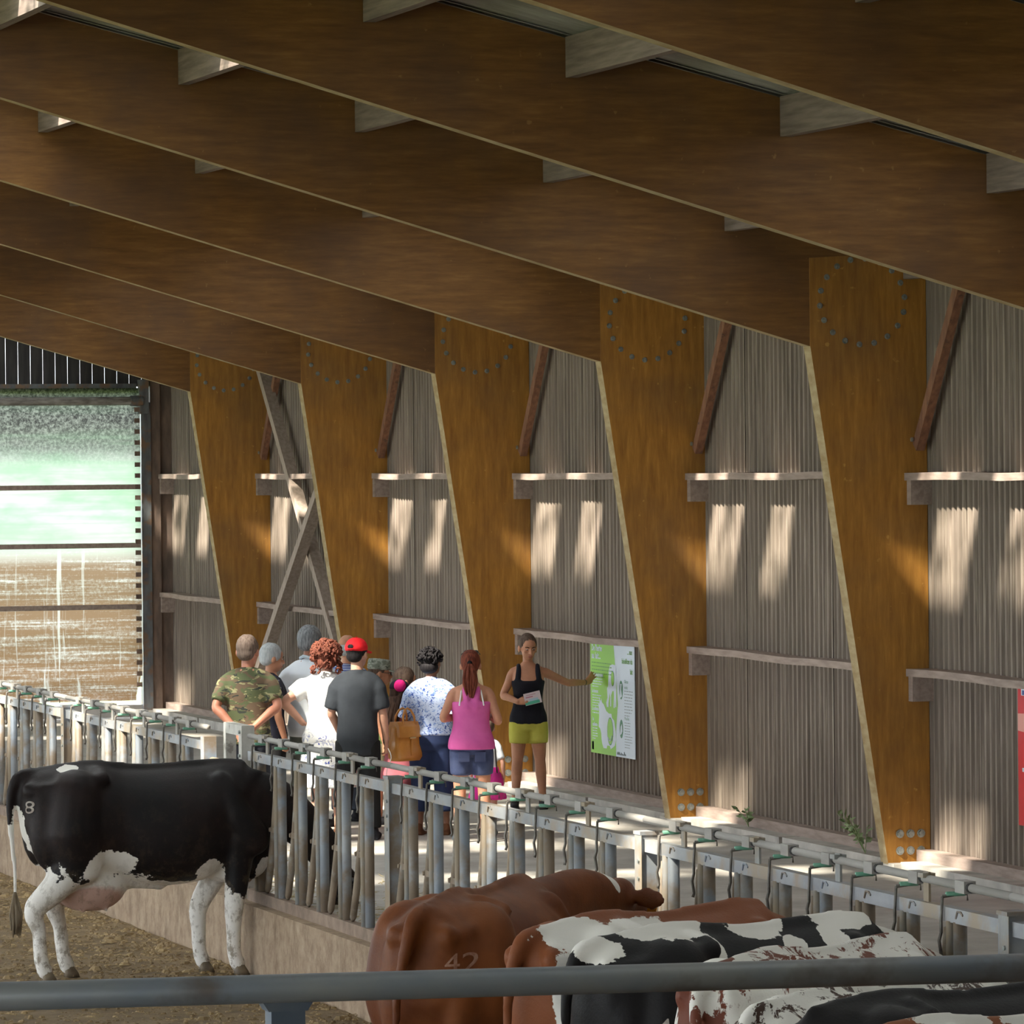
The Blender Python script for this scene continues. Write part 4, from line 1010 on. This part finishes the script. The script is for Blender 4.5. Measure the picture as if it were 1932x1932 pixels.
    def trousers(s, mat, zend=.10, ztop=1.0, fit=.014, name='trousers', flare=0.0):
        m = MB(); s.torso(m, .80, ztop, fit)
        for sd in (1, -1):
            H_, Kn, A = s.leg[sd]; pts = []; r = []
            for z_ in (.86, .74, .62, .49, .36, .22, .10):
                if z_ < zend - .05: break
                z_ = max(z_, zend)
                if z_ > Kn.z: t = (H_.z-z_)/(H_.z-Kn.z); p = H_.lerp(Kn, max(0, t))
                else: t = (Kn.z-z_)/(Kn.z-A.z); p = Kn.lerp(A, min(1, t)) + Vector((0,-.01,0))
                base = {.86:.096,.74:.090,.62:.078,.49:.062,.36:.058,.22:.052,.10:.050}.get(z_, .080 if z_ > .5 else .06)
                pts.append(p); r.append((base + fit + flare*max(0, .8-z_))*(1+(s.w-1)*.8))
                if z_ == zend: break
            m.tube(pts, r, 18)
        return s.fin(m, name, mat)
    def skirt(s, mat, z0, z1=1.02, fit=.02, flare=.25, name='skirt'):
        m = MB(); st = []
        for i in range(14):
            z = z0 + (z1-z0)*i/13; hw, hd_, cy = lerp_table(s.T, max(z, .87)); g = fit + flare*max(0, .9-z)
            st.append((z, hw*s.w+g, hd_*s.w+g, 0, cy))
        m.loft(st, 28, 2.1); return s.fin(m, name, mat)
    def shoes(s, mat, high=.0, label=None):
        for sd in (1, -1):
            A = s.leg[sd][2]; m = MB()
            m.limb([A + Vector((0,-.045,-.035)), A + Vector((sd*.01,.05,-.045)), A + Vector((sd*.018,.155,-.055))], [.043,.046,.037], 14, ((0,0,1), .8))
            m.limb([A + Vector((0,-.01,-.03)), A + Vector((0,-.01,.0+high))], [.042,.041], 12)
            m.box((A.x-.04, A.y-.085, .0), (A.x+.045, A.y+.19, .022))
            o = s.fin(m, 'shoe', mat, .010, 2)
    # hair and hats
    def hair_short(s, mat, grow=.008, low=-.04, top=.0, name='hair'):
        def fn(q):
            q.ell((0,-.020,.034+top), (.078+grow,.092+grow,.092+grow)); q.ell((0,-.050,-.02), (.066+grow*.6,.056+grow*.6,.055))
            for sd in (1,-1): q.ell((sd*.066,-.012,.03), (.018,.045,.045))
        return s.headpart(name, fn, mat, .010, 3)
    def hair_curly(s, mat, n=140, R_=(.095,.10,.10), r=.017, low=-.11, seed=1, c=(0,-.025,.02)):
        rr = random.Random(seed)
        def fn(q):
            q.ell((c[0],c[1],c[2]+.012), tuple(x-.008 for x in R_)); q.ell((c[0],c[1]-.02,c[2]-.06), (R_[0]*.9,R_[1]*.62,.06))
            for i in range(n):
                a = rr.uniform(0, 2*pi); z = rr.uniform(low, 1.0); 
                zz = c[2] + (z if z < 0 else z*R_[2]); k = 1.0 if z < 0 else math.sqrt(max(0, 1-z*z))
                x = R_[0]*k*cos(a); y = R_[1]*k*sin(a)
                if y > .045 and zz < .07: continue
                if z < 0: y = -abs(y)
                rad = r*rr.uniform(.7,1.25); cc = Vector((c[0]+x, c[1]+y, zz))
                ax = Vector((rr.uniform(-1,1), rr.uniform(-1,1), rr.uniform(-1,1))).normalized(); b1 = ax.orthogonal().normalized(); b2 = ax.cross(b1)
                q.tube([cc + b1*rad*cos(t*1.15) + b2*rad*sin(t*1.15) + ax*rad*.12*t for t in range(6)], [.004,.008,.009,.009,.008,.004], 6)
        return s.headpart('hair', fn, mat, 0)
    def hair_long(s, mat, length=.4, seed=2, spread=.075, fwd=0.0, n=40):
        rr = random.Random(seed); s.hair_short(mat, .006)
        def fn(q):
            for i in range(n):
                a = rr.uniform(-1, 1); x = spread*a; y = -.085 + .04*a*a; L = length*rr.uniform(.8,1)
                q.limb([(x*.8, y+.02, .04), (x, y-.01, -.07), (x*1.25+fwd*.3, y-.03+.02*rr.uniform(-1,1), -.07-L*.5), (x*1.1+rr.uniform(-.02,.02)+fwd, y-.01, -.07-L)], [.012,.014,.012,.004], 6, sub=3)
        return s.headpart('long_hair', fn, mat, 0)
    def ponytail(s, mat, length=.22, seed=3):
        rr = random.Random(seed); s.hair_short(mat, .007)
        def fn(q):
            for i in range(34):
                a = rr.uniform(0, 2*pi); k = rr.uniform(.2,1); ox, oy = .045*k*cos(a), .025*k*sin(a); L = length*rr.uniform(.75,1)
                q.limb([(ox*.3, -.105+oy*.3, .015), (ox, -.125+oy, -.05), (ox*1.3, -.12+oy, -.05-L*.5), (ox*.7, -.10+oy, -.05-L)], [.009,.016,.015,.004], 6, sub=3)
        s.headpart('ponytail', fn, mat, 0); s.headpart('hair_tie', lambda q: q.tube([(0,-.105,.02),(0,-.12,.008)], .022, 10), H_BLACK)
    def cap(s, mat, visor=(0,1), mat2=None, army=False, gap=True):
        def dome(q):
            q.ell((0,-.016,.050), (.087,.104,.080)); q.loft([(.030,.088,.105,0,-.016),(.058,.088,.105,0,-.016)], 28, 2.0)
        def flatdome(q): q.loft([(.028,.088,.104,0,-.014),(.09,.086,.102,0,-.014),(.118,.080,.096,0,-.014),(.124,.05,.06,0,-.014)], 28, 2.1)
        s.headpart('cap', flatdome if army else dome, mat, .010, 2)
        vx, vy = visor
        def vis(q):
            rs = []
            for t, wd, dz in ((.0,.078,.0),(.035,.076,-.004),(.065,.060,-.012),(.088,.028,-.018)):
                ring = []
                for j in range(12):
                    a = 2*pi*j/12; X_ = wd*cos(a); Z_ = .004*sin(a) - .012*(cos(a)**2)
                    ring.append((X_, .072+t, .034+dz+Z_))
                rs.append(ring)
            q.rings(rs)
            q.xf(Matrix.Rotation(math.atan2(-vx, vy), 4, 'Z'))
        s.headpart('visor', vis, mat, 0)
        s.headpart('button', lambda q: q.ell((0,-.016,.131 if not army else .125), (.008,.008,.004), None, 8, 5), mat)
        if gap:
            s.headpart('strap_opening', lambda q: q.ell((0,-.117,.052), (.026,.008,.02)), H_BLACK); s.headpart('strap', lambda q: q.tube([(-.028,-.116,.034),(0,-.124,.033),(.028,-.116,.034)], .005, 6), mat)
        if mat2:
            s.headpart('cap_panel', lambda q: q.ell((.050,-.055,.062), (.052,.062,.062)), mat2, .008, 2, 'bright pink cap panel')
EYEW = Mt('eye_white', .3).color((.6,.58,.56)).m; LIPS = Mt('lips', .5).color((.38,.12,.09)).m
DKSHOE = cloth('dark_shoe', (.03,.03,.035)); BROWNSH = cloth('brown_sandal', (.16,.07,.035)); BLUESH = cloth('blue_trainer', (.02,.05,.22))

# man in camouflage, hands behind his back
p = Person('man in a camouflage T-shirt, hands behind his back, cropped greying hair', (10.42, 43.4), 20, 1.77, True, 1.05, SK_RED, hs=1.2, voxel=.008, head=(14, 4), stance=.04,
  arms={1: ((.275,-.10,1.17),(.075,-.215,.99),(-.75,-.25,-.65),(.3,-.9,0),.55), -1: ((-.275,-.10,1.16),(-.09,-.205,.97),(.55,-.3,-.8),(-.3,-.9,0),.55)})
p.shirt(camo_mat(), .82, .80, .020, .06, 't_shirt', sfit=.022); p.trousers(cloth('dark_navy_trousers', (.022,.024,.034)), .10, .98); p.shoes(DKSHOE); p.hair_short(H_BROWNGREY, .003)
# person mostly hidden behind him
p = Person('white haired person in a dark speckled top, half hidden behind the camouflage shirt', (10.86, 44.35), 84, 1.66, False, 1.08, SK_TAN, head=(4, 8), voxel=.011)
p.shirt(print_mat('dark_speckled_cotton', (.018,.018,.032), (.40,.40,.45), 26, .18), .80, .8, .018, .10); p.trousers(cloth('black_trousers', (.02,.02,.022)), .12, .98); p.shoes(DKSHOE); p.hair_short(H_WHITE, .010)
# tall man, grey hair, pale blue shirt
p = Person('tall grey haired man in a pale blue shirt, one open hand behind him', (11.24, 44.4), 48, 1.80, True, 1.04, SK_RED, voxel=.008, head=(8, 8), stance=.03,
  arms={-1: ((-.25,-.20,1.15),(-.14,-.33,.95),(-.10,-.35,-.75),(-.2,-.9,.35),.55), 1: ((.24,.10,1.13),(.10,.30,1.10),(-.7,.6,0),(0,.2,-1),.5)})
p.shirt(cloth('pale_blue_shirting', (.74,.79,.87), (.80,.84,.90)), .80, .75, .024, .10, sfit=.026); p.headpart('collar', lambda q: None or q.tube([(-.06,.03,-.135),(-.066,-.03,-.125),(0,-.075,-.115),(.066,-.03,-.125),(.06,.03,-.135)], .014, 8), cloth('pale_blue_collar', (.60,.68,.78)))
p.trousers(cloth('grey_green_trousers', (.16,.18,.16)), .10, 1.0); p.shoes(DKSHOE); p.hair_short(H_GREY, .017, top=.004)
# curly haired woman in white dress
p = Person('woman with curly copper hair in a white dress with blue flowers, hand on her hip', (11.12, 43.3), 24, 1.71, False, 1.16, SK_FAIR, voxel=.008, head=(4, 0),
  arms={-1: ((-.375,-.10,1.19),(-.225,.02,1.00),(.75,.35,-.3),(.6,.2,-.6),.5), 1: ((.26,.0,1.10),(.26,.06,.86),(0,.1,-1),(-1,0,0),.5)})
DR = print_mat('white_dress_blue_flowers', (.80,.80,.80), (.05,.08,.40), 12, .42, (.85,1.25), (.36,.38,.52))
p.shirt(DR, .78, .62, .018, .12, 'dress', sfit=.030); p.skirt(DR, .44, .95, .02, .16, 'dress_skirt'); p.shoes(BROWNSH); p.hair_curly(H_COPPER, 420, (.114,.108,.108), .018, -.145, 4)
# bald man in striped shirt
p = Person('balding man in a blue striped shirt behind the red cap', (11.75, 45.0), 40, 1.71, True, 1.0, SK_TAN, head=(0, 4), voxel=.011)
p.shirt(stripe_mat('blue_striped_cotton', (.10,.13,.33), (.45,.50,.62), 300), .84, .6); p.trousers(cloth('slate_trousers', (.05,.06,.08)), .10, .98); p.shoes(DKSHOE)
p.headpart('hair', lambda q: (q.ell((0,-.045,-.005), (.084,.072,.062)), q.ell((0,-.03,-.01), (.086,.05,.05))), H_WHITE, .009, 3)
# boy in red cap
p = Person('young man in a red cap and dark grey T-shirt, seen from behind', (11.24, 42.7), 20, 1.755, True, .94, SK_FAIR, voxel=.008, head=(22, 4), stance=.04,
  arms={1: ((.225,-.01,1.12),(.245,.06,.87),(.05,.25,-1),(-1,.2,0),.6), -1: ((-.23,.0,1.12),(-.17,.16,.92),(.3,.7,-.4),(1,0,0),.5)})
p.shirt(cloth('charcoal_cotton', (.024,.028,.035), (.032,.037,.046)), .74, .90, .026, .06, 't_shirt', sfit=.030); p.trousers(cloth('black_cotton_trousers', (.016,.016,.018)), .10, .98, .022); p.shoes(DKSHOE); p.hair_short(H_BLACK, .002)
p.cap(cloth('red_cap_cotton', (.62,.012,.018), (.75,.02,.03)), (0, 1))
cb = MB().limb([(11.49,42.60,.80),(11.505,42.56,.72),(11.46,42.55,.60),(11.47,42.53,.48),(11.50,42.52,.42)], [.004]*5, 6).obj('white_cable', Mt('white_cable', .5).color((.7,.7,.68)).m, None, True); tag(cb, 'thin white cable dangling from the hand of the red capped visitor', 'cable')
# child in camouflage cap, profile
p = Person('child in a pale camouflage cap and glasses, in profile', (11.90, 44.45), 98, 1.49, True, .92, SK_TAN, head=(0, 6), voxel=.011, hs=1.22)
p.shirt(cloth('moss_green_cotton', (.17,.24,.09)), .84, .6); p.trousers(cloth('khaki_shorts', (.18,.16,.10)), .50, .98); p.shoes(DKSHOE); p.hair_short(H_BROWN, .001)
CAPG = M2('grey_green_camouflage_cap', (.17,.19,.15), (.33,.35,.30), (1,1,2), 22, 3, .45, .55, .85, third=((.09,.10,.08), 18, .58, .62))
p.cap(CAPG, (0, 1), army=True, gap=False)
def glasses(q):
    for sd in (1,-1):
        q.tube([(sd*.031+.022*cos(a*pi/6), .098, .004+.015*sin(a*pi/6)) for a in range(13)], .0028, 5); q.tube([(sd*.053,.096,.006),(sd*.080,.0,.006)], .0025, 5)
p.headpart('glasses', glasses, BLACKR)
# girl with pink and black cap
p = Person('girl in a black and pink cap with long dark hair and a pink dress', (11.80, 43.35), 60, 1.34, False, .98, SK_BR, head=(8, 10), voxel=.010, hs=1.25,
  arms={1: ((.16,.10,.78),(.05,.25,.80),(-.5,.8,0),(0,0,-1),.5), -1: ((-.20,.02,.80),(-.10,.2,.72),(.3,.8,-.2),(0,0,-1),.5)})
PK = cloth('dusty_pink_cotton', (.55,.16,.20)); p.shirt(PK, .80, .35, .012, .06, 'dress_top'); p.skirt(PK, .52, 1.0, .02, .25, 'skirt'); p.shoes(BLUESH); p.hair_long(H_DKBR, .42, 5, .075, 0, 60)
p.cap(cloth('black_cap_cotton', (.016,.013,.022)), (0, 1), cloth('hot_pink_cap_panel', (.72,.02,.20)), gap=False)
# child behind her
p = Person('dark haired child in a navy top, face hidden behind the pink and black cap', (12.05, 44.1), 96, 1.42, True, .92, SK_TAN, head=(0, 8), voxel=.012, hs=1.22)
p.shirt(cloth('navy_cotton', (.020,.022,.05)), .84, .7); p.trousers(cloth('faded_red_trousers', (.32,.08,.07)), .12, .98); p.shoes(DKSHOE); p.hair_short(H_BROWN, .012)
# woman with black hair, blouse and bag
p = Person('woman with short black curls in a blue and white patterned blouse and navy trousers', (12.00, 43.0), 26, 1.645, False, 1.12, SK_BR, head=(16, 4), voxel=.010, stance=.03,
  arms={-1: ((-.235,-.01,1.03),(-.20,.20,1.06),(.5,.8,.1),(0,0,-1),.6), 1: ((.23,-.02,1.04),(.14,.20,1.06),(-.5,.8,0),(0,0,-1),.6)})
p.shirt(print_mat('blue_white_print_blouse', (.47,.56,.78), (.03,.07,.33), 17, .70, None, (.12,.22,.58)), .94, 1.0, .026, .04, 'blouse', sfit=.034, blouse=.02)
p.trousers(cloth('navy_twill_trousers', (.020,.032,.085), (.028,.042,.11)), .16, 1.0, .022, flare=.010); p.shoes(BROWNSH)
p.hair_curly(H_BLACK, 150, (.094,.098,.098), .017, -.05, 9)
# tan leather handbag on her arm
LEA = M2('tan_leather', (.50,.20,.035), (.62,.28,.06), sc=7, rough=.28, bump=.3, bd=.02, spec=.6)
hb_ = empty('handbag', (11.735, 42.93, .67), radians(28)); tag(hb_, 'tan leather handbag hanging from the arm of the woman in the patterned blouse', 'handbag')
hb_.scale = (1.2,1.2,1.2)
m = MB().loft([(.0,.115,.060,0,0),(.03,.130,.075,0,0),(.14,.128,.068,0,0),(.24,.118,.050,0,0),(.285,.112,.036,0,0)], 24, 4.5); o = m.obj('bag_body', LEA, hb_, True)
MB().rings([[(-.114,-.040,.290),(.114,-.040,.290),(.114,.040,.290),(-.114,.040,.290)],[(-.114,-.058,.255),(.114,-.058,.255),(.114,.058,.255),(-.114,.058,.255)],[(-.118,-.072,.175),(.118,-.072,.175),(.118,.072,.175),(-.118,.072,.175)]][::-1]).obj('flap', LEA, hb_)
for sy in (-1, 1): MB().tube([(-.06,sy*.045,.26),(-.055,sy*.04,.33),(-.03,sy*.03,.375),(.0,sy*.025,.388),(.03,sy*.03,.375),(.055,sy*.04,.33),(.06,sy*.045,.26)], .0085, 8).obj('handle', LEA, hb_, True)
MB().tube([(-.03,-.080,.17),(.03,-.080,.17)], .007, 6).obj('clasp', Mt('brass_clasp', .3, 1).color((.6,.45,.2)).m, hb_); MB().box((-.010,-.078,.04),(.010,-.074,.18)).obj('strap', LEA, hb_)
# woman in pink tank top
p = Person('woman in a pink tank top and denim shorts with an auburn ponytail', (12.08, 42.0), 14, 1.655, False, 1.08, skin('sunlit_skin', (.58,.27,.17)), head=(6, 3), voxel=.008, stance=.03,
  arms={-1: ((-.245,-.04,1.09),(-.10,.15,1.08),(.6,.75,.1),(0,0,-1),.6), 1: ((.235,-.04,1.06),(.14,.18,1.10),(-.4,.8,.1),(0,0,-1),.6)})
p.tank(cloth('magenta_jersey', (.62,.10,.36), (.70,.14,.42)), .86, .026, .06, racer=True)
for sd in (1,-1):
    o = p.fin(MB().limb([(sd*.072,.03,1.447),(sd*.085,-.05,1.425),(sd*.100,-.100,1.34),(sd*.112,-.115,1.27)], [.0075]*4, 6), 'bra_strap', Mt('white_strap', .6).color((.8,.8,.8)).m, 0); o['label'] = 'white strap'
p.trousers(cloth('denim_blue', (.045,.060,.145), (.075,.095,.19), 9), .60, .92, .012, 'shorts')
for sd in (1,-1): p.fin(MB().rings([[(sd*.075-.05,-.145,.84),(sd*.075+.05,-.145,.84),(sd*.075+.05,-.142,.75),(sd*.075-.05,-.142,.75)][::1],[(sd*.075-.05,-.10,.84),(sd*.075+.05,-.10,.84),(sd*.075+.05,-.10,.75),(sd*.075-.05,-.10,.75)]]), 'back_pocket', cloth('denim_pocket', (.065,.08,.17)), 0)
p.shoes(cloth('slate_shoe', (.05,.07,.09)), .02); p.ponytail(H_AUBURN, .22)
def sung(q):
    q.tube([(-.078,.01,.088),(-.06,.05,.105),(0,.07,.112),(.06,.05,.105),(.078,.01,.088)], .004, 6)
    for sd in (1,-1): q.ell((sd*.036,.060,.108), (.027,.010,.018))
p.headpart('sunglasses', sung, BLACKR)
# small child in front of her
p = Person('small child in a white T-shirt, mostly hidden by the woman in pink', (12.44, 42.75), 16, 1.02, False, 1.0, SK_FAIR, head=(0, 8), voxel=.010, hs=1.35)
p.shirt(cloth('white_cotton', (.66,.70,.76)), .90, .8); p.skirt(cloth('magenta_skirt', (.66,.03,.30)), .55, 1.05, .03, .3, 'skirt'); p.shoes(DKSHOE); p.hair_short(H_BROWN, .012)
bk = empty('shoulder_bag', (12.41, 42.35, .34)); tag(bk, 'bright pink bag with a black strap hanging beside the denim shorts', 'bag')
MB().loft([(.0,.045,.05,0,0),(.03,.062,.06,0,0),(.16,.058,.055,0,0),(.24,.035,.035,0,0)], 20, 2.6).obj('bag_body', M2('magenta_fabric', (.66,.02,.28), (.50,.015,.20), (6,6,.5), 4, rough=.6, bump=.4), bk, True)
MB().tube([(.0,-.02,.2),(-.03,-.06,.45),(-.08,-.09,.62),(-.13,-.09,.72)], .011, 8, flat=((1,0,0),.6)).obj('strap', BLACKR, bk, True)
# guide
p = Person('guide in a black tank top and lime shorts, one hand on the green poster', (13.755, 45.85), 194, 1.655, False, 1.02, SK_TAN, voxel=.0055, head=(-14, 14), stance=.04,
  arms={1: ((.235,-.03,1.085),(.105,.165,1.03),(-.90,.30,.10),(-.15,-.9,-.35),.55), -1: ((-.385,-.155,1.195),(-.575,-.32,1.185),(-.55,-.30,.55),(.45,-.85,.1),.12)})
p.tank(cloth('black_jersey', (.013,.013,.020), (.018,.018,.027)), .86, .012, .05); p.trousers(cloth('lime_shorts_cotton', (.52,.49,.08), (.60,.57,.12)), .66, .98, .013, 'shorts'); p.shoes(DKSHOE)
p.hair_short(H_BROWN, .004, top=-.002); p.headpart('hair_bun', lambda q: q.ell((0,-.115,.02), (.035,.03,.035)), H_BROWN)
for sd in (1,-1): p.headpart('earring', lambda q: q.ell((sd*.083,-.002,-.045), (.004,.004,.006), None, 8, 6), Mt('gold', .25, 1).color((.8,.6,.25)).m)
S0, E_, W_a, *_ = p.arm[-1]; dd = (W_a-E_).normalized()
p.fin(MB().tube([W_a-dd*.028, W_a-dd*.020], .031, 12), 'bracelet', BLACKR, 0)
lf = empty('leaflet', tuple(p.e.matrix_basis @ Vector((.0,.20,1.055)))); lf.rotation_euler = (radians(6), radians(13), -radians(194))
tag(lf, 'small white, pink and green leaflet held by the guide', 'leaflet')
MB().box((-.115,-.002,-.055),(.045,.002,.06)).obj('sheet', Mt('leaflet_paper', .5).color((.72,.62,.68)).m, lf)
def lprint(name, x0, x1, z0, z1, c): MB().box((x0,.002,z0),(x1,.0028,z1)).obj(name, Mt('leaflet_ink', .5).color(c).m, lf)
lprint('green_band', -.095, .045, -.052, -.022, (.10,.50,.36)); lprint('pale_panel', -.085, .0, -.022, .0, (.42,.60,.72)); lprint('heading', -.04, .03, .015, .024, (.5,.15,.25)); lprint('heading', -.07, .02, .035, .042, (.55,.30,.40))
